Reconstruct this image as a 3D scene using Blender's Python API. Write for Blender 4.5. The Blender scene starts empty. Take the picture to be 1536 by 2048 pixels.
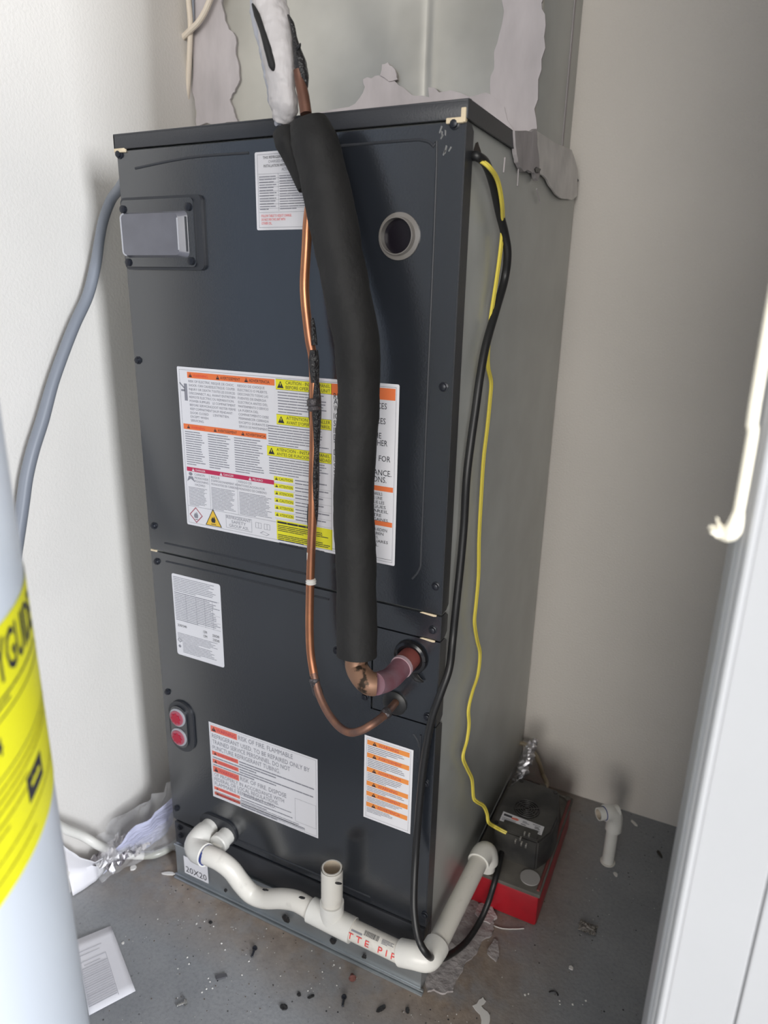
import bpy, bmesh, math, random
from mathutils import Vector, Matrix, noise as mnoise
from mathutils.geometry import tessellate_polygon
random.seed(11)
S = bpy.context.scene
COL = S.collection
PI = math.pi

# ------------------------------------------------------------------ camera
cd = bpy.data.cameras.new('camera')
cam = bpy.data.objects.new('camera', cd)
COL.objects.link(cam)
cam.location = (0.3107, -0.8313, 1.1273)
cam.rotation_euler = (1.2654, -0.0212, 0.459)
cd.sensor_fit = 'HORIZONTAL'
cd.sensor_width = 36.0
cd.lens = 36.0 * 1390.57 / 1536
cd.clip_start = 0.02
cd.dof.use_dof = True
cd.dof.focus_distance = 1.0
cd.dof.aperture_fstop = 5.9
S.camera = cam

# ------------------------------------------------------------------ world and light
w = bpy.data.worlds.new('world')
S.world = w
w.use_nodes = True
bg = w.node_tree.nodes['Background']
bg.inputs[0].default_value = (0.66, 0.79, 1.0, 1)
bg.inputs[1].default_value = 0.45

def area(name, loc, target, sx, sy, energy, color):
    l = bpy.data.lights.new(name, 'AREA')
    l.shape = 'RECTANGLE'; l.size = sx; l.size_y = sy; l.energy = energy; l.color = color
    o = bpy.data.objects.new(name, l)
    COL.objects.link(o)
    o.location = loc
    o.rotation_euler = (Vector(target) - Vector(loc)).to_track_quat('-Z', 'Y').to_euler()
    return o
area('daylight_from_garage_door', (3.5, -2.22, 1.7), (-0.5, 0.0, 0.8), 0.7, 1.5, 190, (0.93, 0.96, 1.0))
area('fill_light_behind_camera', (1.9, -5.2, 1.8), (0.0, 0.3, 0.8), 4.4, 2.4, 270, (1.0, 0.96, 0.90))  # added broad fill behind the camera, lifts closet and cabinet side

S.view_settings.view_transform = 'Standard'
S.view_settings.look = 'None'
S.view_settings.exposure = 0.0
S.view_settings.gamma = 1.0
S.view_settings.use_curve_mapping = False

# ------------------------------------------------------------------ materials
MATS = {}
def mat(name, col, rough=0.5, metal=0.0, var=0.0, vscale=20, bump=0.0, bscale=60, trans=0.0, ior=1.5,
        alpha=1.0, col2=None, coat=0.0, stretch=None, detail=4.0, rvar=0.0, thr=None):
    if name in MATS: return MATS[name]
    m = bpy.data.materials.new(name); m.use_nodes = True
    nt = m.node_tree; b = nt.nodes['Principled BSDF']
    b.inputs['Base Color'].default_value = (*col, 1)
    b.inputs['Roughness'].default_value = rough
    b.inputs['Metallic'].default_value = metal
    b.inputs['IOR'].default_value = ior
    b.inputs['Transmission Weight'].default_value = trans
    b.inputs['Alpha'].default_value = alpha
    b.inputs['Coat Weight'].default_value = coat
    tc = nt.nodes.new('ShaderNodeNewGeometry')
    src = tc.outputs['Position']
    if stretch:
        mp = nt.nodes.new('ShaderNodeMapping'); mp.inputs['Scale'].default_value = stretch
        nt.links.new(src, mp.inputs['Vector']); src = mp.outputs['Vector']
    if var > 0 or col2:
        n = nt.nodes.new('ShaderNodeTexNoise'); n.inputs['Scale'].default_value = vscale
        n.inputs['Detail'].default_value = detail
        nt.links.new(src, n.inputs['Vector'])
        r = nt.nodes.new('ShaderNodeValToRGB')
        lo, hi = thr or (0.32, 0.68)
        r.color_ramp.elements[0].position = lo; r.color_ramp.elements[1].position = hi
        c2 = col2 or tuple(min(1, c*(1+var)) for c in col)
        c1 = col if col2 else tuple(c*(1-var) for c in col)
        r.color_ramp.elements[0].color = (*c1, 1); r.color_ramp.elements[1].color = (*c2, 1)
        nt.links.new(n.outputs['Fac'], r.inputs['Fac'])
        nt.links.new(r.outputs['Color'], b.inputs['Base Color'])
        if rvar > 0:
            mr = nt.nodes.new('ShaderNodeMapRange')
            mr.inputs['To Min'].default_value = rough - rvar; mr.inputs['To Max'].default_value = rough + rvar
            nt.links.new(n.outputs['Fac'], mr.inputs['Value'])
            nt.links.new(mr.outputs['Result'], b.inputs['Roughness'])
    if bump > 0:
        n2 = nt.nodes.new('ShaderNodeTexNoise'); n2.inputs['Scale'].default_value = bscale
        n2.inputs['Detail'].default_value = 3
        nt.links.new(src, n2.inputs['Vector'])
        bp_ = nt.nodes.new('ShaderNodeBump'); bp_.inputs['Strength'].default_value = 1.0
        bp_.inputs['Distance'].default_value = bump
        nt.links.new(n2.outputs['Fac'], bp_.inputs['Height'])
        nt.links.new(bp_.outputs['Normal'], b.inputs['Normal'])
    MATS[name] = m
    return m

M_WALL = mat('painted_drywall', (0.76, 0.715, 0.66), 0.7, var=0.035, vscale=3, bump=0.0012, bscale=260)
M_WALLL = mat('painted_side_wall', (0.78, 0.755, 0.72), 0.6, var=0.02, vscale=4, bump=0.0006, bscale=200)
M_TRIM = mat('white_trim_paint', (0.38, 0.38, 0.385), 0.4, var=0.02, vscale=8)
M_DARK = mat('charcoal_enamel', (0.015, 0.018, 0.024), 0.22, ior=2.15, bump=0.00011, bscale=380, var=0.08, vscale=6)
M_DARK2 = mat('charcoal_edge', (0.034, 0.036, 0.042), 0.38, bump=0.0002, bscale=420)
M_RIDGE = mat('charcoal_pressed_ridge', (0.03, 0.033, 0.04), 0.5)
M_GALV = mat('galvanized_steel', (0.52, 0.535, 0.52), 0.40, metal=0.40, var=0.10, vscale=7, bump=0.0002, bscale=30, rvar=0.08)
M_GALVF = mat('galvanized_duct_sheet', (0.50, 0.49, 0.45), 0.34, metal=0.75, var=0.16, vscale=5, bump=0.004, bscale=4.5, rvar=0.05)
M_BASE = mat('galvanized_base', (0.42, 0.45, 0.47), 0.38, metal=0.75, var=0.1, vscale=14)
M_MASTIC = mat('grey_duct_mastic', (0.49, 0.455, 0.465), 0.75, var=0.14, vscale=22, bump=0.0014, bscale=45, stretch=(1, 1, 0.35))
M_FMAST = mat('worn_floor_mastic', (0.36, 0.33, 0.325), 0.8, var=0.25, vscale=45, bump=0.004, bscale=70)
M_FOAM = mat('black_foam_rubber', (0.012, 0.0115, 0.0115), 0.72, var=0.25, vscale=14, bump=0.0009, bscale=120)
M_COPPER = mat('copper_tube', (0.62, 0.27, 0.14), 0.38, metal=0.85, col2=(0.36, 0.16, 0.10), vscale=14, rvar=0.12, thr=(0.4, 0.72))
M_COPPERD = mat('heat_darkened_copper', (0.20, 0.12, 0.10), 0.5, metal=0.6, col2=(0.34, 0.17, 0.11), vscale=55)
M_COPPERO = mat('brown_oxidised_copper', (0.16, 0.075, 0.05), 0.5, metal=0.4, var=0.2, vscale=40)
M_ELBOW = mat('flaked_copper_elbow', (0.30, 0.17, 0.11), 0.5, metal=0.45, col2=(0.045, 0.03, 0.02), vscale=55, thr=(0.52, 0.58))
M_PURPLE = mat('purple_stained_copper', (0.24, 0.085, 0.11), 0.5, metal=0.2, col2=(0.30, 0.18, 0.22), vscale=36)
M_CHAR = mat('black_tar_residue', (0.02, 0.019, 0.02), 0.28, bump=0.003, bscale=250)
M_SOLDER = mat('grey_brazed_coupling', (0.10, 0.09, 0.095), 0.42, metal=0.5, var=0.4, vscale=130, bump=0.002, bscale=240)
M_PVC = mat('white_pvc', (0.80, 0.785, 0.74), 0.28, var=0.03, vscale=30)
M_PVCD = mat('scuffed_pvc_pipe', (0.76, 0.73, 0.67), 0.35, col2=(0.60, 0.57, 0.52), vscale=40, thr=(0.6, 0.8))
M_PVCI = mat('pvc_bore', (0.62, 0.53, 0.42), 0.5)
M_PRIMER = mat('blue_primer', (0.03, 0.05, 0.22), 0.4)
M_BLACK = mat('black_rubber', (0.016, 0.016, 0.017), 0.42)
M_BLACKG = mat('glossy_black_grommet', (0.012, 0.012, 0.014), 0.15)
M_YEL = mat('yellow_wire_jacket', (0.80, 0.66, 0.10), 0.4)
M_YELL = mat('yellow_label_ink', (0.85, 0.80, 0.03), 0.5)
M_YEL2 = mat('yellow_tank_label', (0.90, 0.86, 0.02), 0.45)
M_AMB = mat('amber_sign', (0.85, 0.55, 0.06), 0.5)
M_ORANGE = mat('orange_ink', (0.86, 0.20, 0.06), 0.5)
M_ORANGE2 = mat('light_orange_ink', (0.86, 0.30, 0.07), 0.5)
M_REDO = mat('red_orange_ink', (0.80, 0.19, 0.13), 0.5)
M_CRIM = mat('crimson_ink', (0.55, 0.03, 0.10), 0.5)
M_REDT = mat('red_ink', (0.80, 0.06, 0.06), 0.5)
M_PAPER = mat('label_paper', (0.80, 0.79, 0.82), 0.45)
M_INK = mat('black_ink', (0.03, 0.03, 0.04), 0.5)
M_GREYI = mat('grey_ink', (0.27, 0.27, 0.31), 0.5)
M_RED = mat('red_plastic_tank', (0.40, 0.012, 0.022), 0.35, var=0.15, vscale=20)
M_REDD = mat('dusty_red_plastic', (0.20, 0.055, 0.05), 0.65, var=0.3, vscale=26)
M_DUST = mat('dusty_grey_lid', (0.13, 0.12, 0.105), 0.8, var=0.25, vscale=24)
M_PUMP = mat('dusty_black_plastic', (0.022, 0.022, 0.024), 0.5, col2=(0.10, 0.095, 0.085), vscale=16, thr=(0.35, 0.8))
M_GREYP = mat('grey_plastic_disc', (0.42, 0.40, 0.39), 0.6)
M_LENS = mat('smoky_clear_cover', (0.13, 0.13, 0.15), 0.22, ior=1.6, var=0.25, vscale=9)
M_LENSE = mat('bright_cover_edge', (0.42, 0.42, 0.45), 0.25)
M_CLEARR = mat('clear_plastic_ring', (0.30, 0.28, 0.26), 0.10, trans=0.3, ior=1.7)
M_HOLESHADE = mat('painted_hole_shade', (0.008, 0.006, 0.010), 0.25)  # near-black for flat discs that paint the shade inside openings
M_REDCAP = mat('red_port_cap', (0.42, 0.012, 0.04), 0.4)
M_REDCAP2 = mat('pink_port_rim', (0.42, 0.10, 0.14), 0.45)
M_TAN = mat('tan_gasket_foam', (0.72, 0.60, 0.42), 0.85, bump=0.001, bscale=300)
M_SCREW = mat('dark_screw_head', (0.02, 0.022, 0.03), 0.35, metal=0.3)
M_STEEL = mat('zinc_screw', (0.45, 0.44, 0.42), 0.3, metal=0.9)
M_RUST = mat('rusty_screw', (0.16, 0.06, 0.05), 0.7, var=0.3, vscale=200)
M_CONDUIT = mat('grey_flexible_conduit', (0.21, 0.23, 0.27), 0.45)
M_BEIGE = mat('beige_cable_jacket', (0.70, 0.62, 0.52), 0.6)
M_CORD = mat('cotton_pull_cord', (0.95, 0.88, 0.72), 0.8)
M_WRAP = mat('white_wrap_tape', (0.55, 0.52, 0.515), 0.5, var=0.06, vscale=18, bump=0.004, bscale=50, stretch=(1, 1, 0.4))
M_WRAPD = mat('grey_wrap_fold', (0.42, 0.43, 0.48), 0.5, var=0.1, vscale=30, bump=0.003, bscale=50)
M_TANK = mat('white_tank_enamel', (0.72, 0.77, 0.84), 0.32)
M_FOIL = mat('crumpled_foil', (0.66, 0.64, 0.66), 0.38, metal=1.0)
M_CLEARS = mat('clear_plastic_film', (0.92, 0.92, 0.94), 0.06, trans=0.0, alpha=0.13)
M_BLUEP = mat('lavender_packing_sheet', (0.56, 0.57, 0.75), 0.5, bump=0.004, bscale=60, stretch=(1, 1, 4), var=0.12, vscale=40)
M_WPAPER = mat('white_paper', (0.80, 0.79, 0.83), 0.6)
M_HOSE = mat('yellowed_vinyl_hose', (0.55, 0.46, 0.32), 0.35, trans=0.4)
M_CHIP = mat('white_chip', (0.75, 0.73, 0.70), 0.7)
M_MILKY = mat('milky_tube', (0.62, 0.62, 0.56), 0.3, trans=0.35)

# floor: worn concrete with brown patches and scattered scuffs
def floor_mat():
    m = bpy.data.materials.new('worn_concrete'); m.use_nodes = True
    nt = m.node_tree; b = nt.nodes['Principled BSDF']; L = nt.links
    g = nt.nodes.new('ShaderNodeNewGeometry')
    def noise(scale, detail=5, rough=0.6):
        n = nt.nodes.new('ShaderNodeTexNoise'); n.inputs['Scale'].default_value = scale
        n.inputs['Detail'].default_value = detail; n.inputs['Roughness'].default_value = rough
        L.new(g.outputs['Position'], n.inputs['Vector']); return n.outputs['Fac']
    def ramp(fac, stops):
        r = nt.nodes.new('ShaderNodeValToRGB')
        while len(r.color_ramp.elements) < len(stops): r.color_ramp.elements.new(0.5)
        for e, (p, c) in zip(r.color_ramp.elements, stops): e.position = p; e.color = (*c, 1)
        L.new(fac, r.inputs['Fac']); return r.outputs['Color']
    def mix(f, a, c):
        x = nt.nodes.new('ShaderNodeMix'); x.data_type = 'RGBA'
        L.new(f, x.inputs[0]); L.new(a, x.inputs[6]); L.new(c, x.inputs[7]); return x.outputs[2]
    base = ramp(noise(7), [(0.3, (0.205, 0.218, 0.238)), (0.7, (0.30, 0.31, 0.325))])
    fine = ramp(noise(170, 3), [(0.3, (0.18, 0.18, 0.185)), (0.5, (0.31, 0.31, 0.315)), (0.72, (0.37, 0.365, 0.355))])
    m1 = nt.nodes.new('ShaderNodeMix'); m1.data_type = 'RGBA'; m1.inputs[0].default_value = 0.30
    L.new(base, m1.inputs[6]); L.new(fine, m1.inputs[7])
    # brown weathered band in front of the unit and around its right corner
    sx = nt.nodes.new('ShaderNodeSeparateXYZ'); L.new(g.outputs['Position'], sx.inputs[0])
    mr = nt.nodes.new('ShaderNodeMapRange'); mr.inputs['From Min'].default_value = -0.14; mr.inputs['From Max'].default_value = -0.01
    L.new(sx.outputs['Y'], mr.inputs['Value'])
    mr2 = nt.nodes.new('ShaderNodeMapRange'); mr2.inputs['From Min'].default_value = 0.24; mr2.inputs['From Max'].default_value = 0.07
    L.new(sx.outputs['X'], mr2.inputs['Value'])
    mu = nt.nodes.new('ShaderNodeMath'); mu.operation = 'MULTIPLY'
    L.new(mr.outputs[0], mu.inputs[0]); L.new(mr2.outputs[0], mu.inputs[1])
    nn = nt.nodes.new('ShaderNodeMath'); nn.operation = 'MULTIPLY'
    rr = ramp(noise(9, 6), [(0.30, (0, 0, 0)), (0.52, (1, 1, 1))])
    L.new(mu.outputs[0], nn.inputs[0]); L.new(rr, nn.inputs[1])
    brown = ramp(noise(40, 5), [(0.3, (0.21, 0.16, 0.125)), (0.7, (0.34, 0.275, 0.22))])
    c = mix(nn.outputs[0], m1.outputs[2], brown)
    # specks
    v = nt.nodes.new('ShaderNodeTexVoronoi'); v.inputs['Scale'].default_value = 75
    L.new(g.outputs['Position'], v.inputs['Vector'])
    sp = ramp(v.outputs['Distance'], [(0.0, (1, 1, 1)), (0.10, (1, 1, 1)), (0.13, (0, 0, 0))])
    sel = ramp(noise(23, 2), [(0.56, (0, 0, 0)), (0.60, (1, 1, 1))])
    q = nt.nodes.new('ShaderNodeMath'); q.operation = 'MULTIPLY'; L.new(sp, q.inputs[0]); L.new(sel, q.inputs[1])
    dk = nt.nodes.new('ShaderNodeRGB'); dk.outputs[0].default_value = (0.03, 0.03, 0.035, 1)
    c = mix(q.outputs[0], c, dk.outputs[0])
    L.new(c, b.inputs['Base Color']); b.inputs['Roughness'].default_value = 0.62
    bm_ = nt.nodes.new('ShaderNodeBump'); bm_.inputs['Distance'].default_value = 0.0007
    L.new(noise(120, 4), bm_.inputs['Height']); L.new(bm_.outputs[0], b.inputs['Normal'])
    return m
M_FLOOR = floor_mat()

# ------------------------------------------------------------------ mesh helpers
class MB:
    def __init__(s): s.v = []; s.f = []; s.m = []; s.mats = []
    def mi(s, m):
        if m not in s.mats: s.mats.append(m)
        return s.mats.index(m)
    def add(s, vs, fs, m):
        o = len(s.v); k = s.mi(m); s.v += [tuple(p) for p in vs]
        for f in fs: s.f.append(tuple(i+o for i in f)); s.m.append(k)
    def box(s, x0, x1, y0, y1, z0, z1, m, bev=0.0):
        bm = bmesh.new(); bmesh.ops.create_cube(bm, size=1)
        for v in bm.verts: v.co = Vector(((x0+x1)/2+v.co.x*(x1-x0), (y0+y1)/2+v.co.y*(y1-y0), (z0+z1)/2+v.co.z*(z1-z0)))
        if bev: bmesh.ops.bevel(bm, geom=list(bm.edges), offset=bev, segments=2, affect='EDGES', profile=0.5)
        s.bm(bm, m)
    def bm(s, bm, m):
        bm.verts.ensure_lookup_table(); bm.verts.index_update()
        s.add([v.co for v in bm.verts], [[v.index for v in f.verts] for f in bm.faces], m); bm.free()
    def tube(s, pts, r, m, seg=16, n=6, hollow=0.0, hm=None, smoothp=True, flat=None, cap=True):
        P = [Vector(p) for p in pts]; R = list(r) if isinstance(r, (list, tuple)) else [r]*len(P)
        if smoothp and len(P) > 2:
            Q = []; RR = []
            for i in range(len(P)-1):
                p0 = P[max(i-1, 0)]; p1 = P[i]; p2 = P[i+1]; p3 = P[min(i+2, len(P)-1)]
                for k in range(n):
                    t = k/n
                    Q.append(0.5*((2*p1)+(p2-p0)*t+(2*p0-5*p1+4*p2-p3)*t*t+(3*p1-p0-3*p2+p3)*t**3))
                    RR.append(R[i]*(1-t)+R[i+1]*t)
            Q.append(P[-1]); RR.append(R[-1]); P, R = Q, RR
        T = [(P[min(i+1, len(P)-1)]-P[max(i-1, 0)]).normalized() for i in range(len(P))]
        a = Vector((0, 0, 1)) if abs(T[0].z) < 0.9 else Vector((1, 0, 0))
        u = T[0].cross(a).normalized(); vs = []
        for i, p in enumerate(P):
            if i: u = (u - T[i]*u.dot(T[i])).normalized()
            w_ = T[i].cross(u)
            for k in range(seg):
                an = 2*PI*k/seg; fx = flat or 1.0
                vs.append(p+(u*math.cos(an)+w_*math.sin(an)*fx)*R[i])
        fs = []
        for i in range(len(P)-1):
            for k in range(seg):
                k2 = (k+1) % seg
                fs.append((i*seg+k, i*seg+k2, (i+1)*seg+k2, (i+1)*seg+k))
        if cap: fs.append(tuple(range(seg-1, -1, -1)))
        if cap and not hollow: fs.append(tuple(range((len(P)-1)*seg, len(P)*seg)))
        s.add(vs, fs, m)
        if hollow:      # open far end, with a wall and a bore
            T_ = T[-1]; e = P[-1]; u_ = u; w_ = T_.cross(u_); ri = R[-1]*hollow
            v2 = [e+(u_*math.cos(2*PI*k/seg)+w_*math.sin(2*PI*k/seg))*R[-1] for k in range(seg)]
            v2 += [e+(u_*math.cos(2*PI*k/seg)+w_*math.sin(2*PI*k/seg))*ri for k in range(seg)]
            s.add(v2, [(k, (k+1) % seg, seg+(k+1) % seg, seg+k) for k in range(seg)], m)
            v3 = v2[seg:] + [q - T_*min(0.03, (P[-1]-P[0]).length*0.9) for q in v2[seg:]]
            s.add(v3, [(k, (k+1) % seg, seg+(k+1) % seg, seg+k) for k in range(seg)]+[tuple(range(seg, 2*seg))], hm or m)
    def crinkle(s, amp, fr):
        s.v = [(x+amp*mnoise.noise(Vector((x, y, z))*fr), y+amp*mnoise.noise(Vector((y+3, z, x))*fr), z+amp*mnoise.noise(Vector((z, x+5, y))*fr)) for x, y, z in s.v]
    def lathe(s, prof, c, axis, m, seg=24, caps=True):
        A = Vector(axis).normalized(); a = Vector((0, 0, 1)) if abs(A.z) < 0.9 else Vector((1, 0, 0))
        u = A.cross(a).normalized(); w_ = A.cross(u); c = Vector(c); vs = []
        for r, h in prof:
            for k in range(seg):
                an = 2*PI*k/seg; vs.append(c+A*h+(u*math.cos(an)+w_*math.sin(an))*r)
        fs = [(i*seg+k, i*seg+(k+1) % seg, (i+1)*seg+(k+1) % seg, (i+1)*seg+k) for i in range(len(prof)-1) for k in range(seg)]
        if caps: fs.append(tuple(range(seg))); fs.append(tuple(range((len(prof)-1)*seg, len(prof)*seg)))
        s.add(vs, fs, m)
    def slab(s, poly, d, m, jit=0.0, sub=0, bev=0.0):
        """a thin plate: outline of 3D points extruded by vector d, edges optionally ragged"""
        P = [Vector(p) for p in poly]
        for _ in range(sub):
            Q = []
            for i, p in enumerate(P):
                q = P[(i+1) % len(P)]; L = (q-p).length
                mid = (p+q)/2; e = (q-p).normalized() if L > 0 else Vector((1, 0, 0)); nrm = e.cross(Vector(d).normalized())
                Q += [p, mid+nrm*random.uniform(-1, 1)*min(jit, L*0.16)]
            P = Q
        n = len(P); D = Vector(d)
        tri = [list(t) for t in tessellate_polygon([P])]
        vs = P + [p+D for p in P]
        fs = tri + [[i+n for i in reversed(t)] for t in tri]+[(i, (i+1) % n, (i+1) % n+n, i+n) for i in range(n)]
        s.add(vs, fs, m)
    def build(s, name, parent=None, smooth=True, ang=35):
        me = bpy.data.meshes.new(name); me.from_pydata(s.v, [], s.f)
        for m in s.mats: me.materials.append(m)
        me.polygons.foreach_set('material_index', s.m)
        bm = bmesh.new(); bm.from_mesh(me)
        if not getattr(s, 'keepn', False): bmesh.ops.recalc_face_normals(bm, faces=list(bm.faces))
        bm.to_mesh(me); bm.free()
        if smooth:
            me.polygons.foreach_set('use_smooth', [True]*len(me.polygons)); me.set_sharp_from_angle(angle=math.radians(ang))
        me.update()
        o = bpy.data.objects.new(name, me); COL.objects.link(o)
        if parent: o.parent = parent; o.matrix_parent_inverse = pinv(parent)
        return o

def pinv(o): return Matrix.Translation(-o.location) if o.type == 'EMPTY' else Matrix.Identity(4)
def tag(o, label, cat, group=None, kind=None):
    o['label'] = label; o['category'] = cat
    if group: o['group'] = group
    if kind: o['kind'] = kind
    return o
def thing(name, loc, label, cat, group=None):
    o = bpy.data.objects.new(name, None); COL.objects.link(o); o.location = loc; o.empty_display_size = 0.05
    return tag(o, label, cat, group)
def struct(o): o['kind'] = 'structure'; return o

# printed matter: shapes laid on a surface given by fn(s, t, h) -> point
TXT = {}
def textmesh(body, bold=False):
    key = (body, bold)
    if key not in TXT:
        c = bpy.data.curves.new('t', 'FONT'); c.body = body; c.resolution_u = 2
        if bold: c.offset = 0.018
        o = bpy.data.objects.new('t', c)
        me = bpy.data.meshes.new_from_object(o)
        vs = [tuple(v.co) for v in me.vertices]; fs = [tuple(p.vertices) for p in me.polygons]
        bpy.data.objects.remove(o); bpy.data.curves.remove(c); bpy.data.meshes.remove(me)
        x0 = min(v[0] for v in vs); x1 = max(v[0] for v in vs)
        TXT[key] = ([(v[0]-x0, v[1]) for v in vs], fs, x1-x0)
    return TXT[key]
class Print:
    def __init__(s, fn, curved=0): s.fn = fn; s.mb = MB(); s.mb.keepn = True; s.k = 0; s.curved = curved
    def poly(s, pts, m, lay=1):
        s.mb.add([s.fn(a, b, lay*0.00018) for a, b in pts], [tuple(range(len(pts)))], m)
    def rect(s, x0, x1, z0, z1, m, lay=1):
        if s.curved:
            n = max(1, int(abs(x1-x0)/s.curved)); vs = []; fs = []
            for i in range(n+1):
                x = x0+(x1-x0)*i/n; vs += [s.fn(x, z0, lay*0.00018), s.fn(x, z1, lay*0.00018)]
            for i in range(n): fs.append((2*i, 2*i+2, 2*i+3, 2*i+1))
            s.mb.add(vs, fs, m)
        else: s.poly([(x0, z0), (x1, z0), (x1, z1), (x0, z1)], m, lay)
    def frame(s, x0, x1, z0, z1, t, m, lay=2):
        s.rect(x0, x1, z0, z0+t, m, lay); s.rect(x0, x1, z1-t, z1, m, lay); s.rect(x0, x0+t, z0, z1, m, lay); s.rect(x1-t, x1, z0, z1, m, lay)
    def text(s, body, x, z, h, m, width=None, lay=3, bold=False, right=False, maxw=None):
        vs, fs, w_ = textmesh(body, bold); sc = h/0.70; sx = sc if width is None else width/w_
        if maxw and w_*sx > maxw: sx = maxw/w_
        if right: x = x - w_*sx
        if s.curved:
            bm = bmesh.new(); bv = [bm.verts.new((v[0]*sx, v[1]*sc, 0)) for v in vs]
            for f in fs:
                try: bm.faces.new([bv[i] for i in f])
                except ValueError: pass
            bmesh.ops.triangulate(bm, faces=list(bm.faces))
            for _ in range(3):
                es = [e for e in bm.edges if e.calc_length() > s.curved*1.2]
                if not es: break
                bmesh.ops.subdivide_edges(bm, edges=es, cuts=1); bmesh.ops.triangulate(bm, faces=list(bm.faces))
            bm.verts.index_update()
            vs2 = [(v.co.x, v.co.y) for v in bm.verts]; fs = [tuple(v.index for v in f.verts) for f in bm.faces]; bm.free()
            s.mb.add([s.fn(x+a, z+b, lay*0.00018) for a, b in vs2], fs, m)
        else:
            s.mb.add([s.fn(x+a*sx, z+b*sc, lay*0.00018) for a, b in vs], fs, m)
    def para(s, x0, x1, z0, z1, n, m, fill=0.38, lay=2, last=0.5):
        p = (z1-z0)/n
        for i in range(n):
            zt = z1-i*p-p*(1-fill)/2; e = x1-random.uniform(0, 0.22)*(x1-x0)
            if i == n-1: e = x0+(x1-x0)*last
            x = x0
            while x < e-0.001:
                wl = random.uniform(0.009, 0.020)*min(1, (x1-x0)/0.05+0.3); xe = min(x+wl, e)
                s.rect(x, xe, zt-p*fill, zt, m, lay); x = xe+0.0006
    def warn(s, cx, cz, h, m, m2, lay=3):
        s.poly([(cx-h*0.55, cz-h/2), (cx+h*0.55, cz-h/2), (cx, cz+h/2)], m, lay)
        s.poly([(cx-h*0.05, cz-h*0.15), (cx+h*0.05, cz-h*0.15), (cx+h*0.08, cz+h*0.2), (cx-h*0.08, cz+h*0.2)], m2, lay+1)
    def build(s, name, parent): return s.mb.build(name, parent, smooth=False)
def front(y0=-0.0045): return lambda a, b, h: (a, y0-h, b)

# ------------------------------------------------------------------ room
XL, YB, ZC = -0.69, 0.612, 2.44
def wallobj(name, x0, x1, y0, y1, z0, z1, m):
    b = MB(); b.box(x0, x1, y0, y1, z0, z1, m); return struct(b.build(name, smooth=False))
wallobj('floor', -2.2, 3.4, -3.2, 0.75, -0.10, 0.0, M_FLOOR)
wallobj('wall_back', XL-0.1, 1.05, YB, YB+0.1, 0, ZC, M_WALL)
wallobj('wall_left', XL-0.1, XL, -0.38, YB, 0, ZC, M_WALLL)
wallobj('wall_right', 0.95, 1.05, -0.38, YB, 0, ZC, M_WALL)
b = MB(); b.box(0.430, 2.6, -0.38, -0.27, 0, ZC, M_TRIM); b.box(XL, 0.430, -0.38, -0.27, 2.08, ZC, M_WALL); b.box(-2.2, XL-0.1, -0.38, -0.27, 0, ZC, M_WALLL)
struct(b.build('wall_front', smooth=False))
wallobj('ceiling', -2.2, 2.6, -2.4, 0.75, ZC, ZC+0.1, M_WALL)
# door frame: inner jamb, stop and stepped casing
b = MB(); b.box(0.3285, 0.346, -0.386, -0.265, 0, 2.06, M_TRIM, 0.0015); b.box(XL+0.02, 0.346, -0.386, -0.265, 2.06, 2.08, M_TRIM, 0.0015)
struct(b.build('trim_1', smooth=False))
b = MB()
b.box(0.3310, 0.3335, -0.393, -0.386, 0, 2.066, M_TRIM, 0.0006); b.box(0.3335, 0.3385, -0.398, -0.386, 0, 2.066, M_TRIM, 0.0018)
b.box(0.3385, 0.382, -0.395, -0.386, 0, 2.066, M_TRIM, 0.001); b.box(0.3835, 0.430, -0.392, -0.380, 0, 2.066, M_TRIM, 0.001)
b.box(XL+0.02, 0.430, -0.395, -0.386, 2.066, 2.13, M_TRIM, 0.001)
struct(b.build('trim_2', smooth=False))

# ------------------------------------------------------------------ air handler
W, D_ = 0.533, 0.604
AH = thing('air_handler', (-0.2665, 0.30, 0), 'tall charcoal upright air handler with galvanized sides standing on the concrete closet floor', 'air handler')
b = MB(); b.box(-W+0.002, -0.002, 0.006, D_-0.002, 0.0806, 1.318, M_GALV, 0.002)
sh = b.build('cabinet_shell', AH); sh['label'] = 'bare galvanized side of the cabinet'
# dark top cap; its right hand flange stops short of the back
b = MB()
b.box(-W-0.003, 0.003, -0.007, 0.60, 1.3325, 1.336, M_DARK2, 0.001)
b.box(-W-0.003, 0.003, -0.007, -0.003, 1.316, 1.3345, M_DARK2, 0.0008)
b.box(-W-0.003, -W, -0.007, 0.60, 1.316, 1.3345, M_DARK2, 0.0008)
b.slab([(0.0005, -0.006, 1.316), (0.0005, 0.188, 1.316), (0.0005, 0.183, 1.330), (0.0005, 0.176, 1.336), (0.0005, -0.006, 1.336)], (0.003, 0, 0), M_DARK2)
b.lathe([(0.004, 0), (0.004, 0.003), (0.002, 0.004)], (-0.004, 0.012, 1.336), (0, 0, 1), M_SCREW, 10)
b.build('top_cap', AH)

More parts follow.
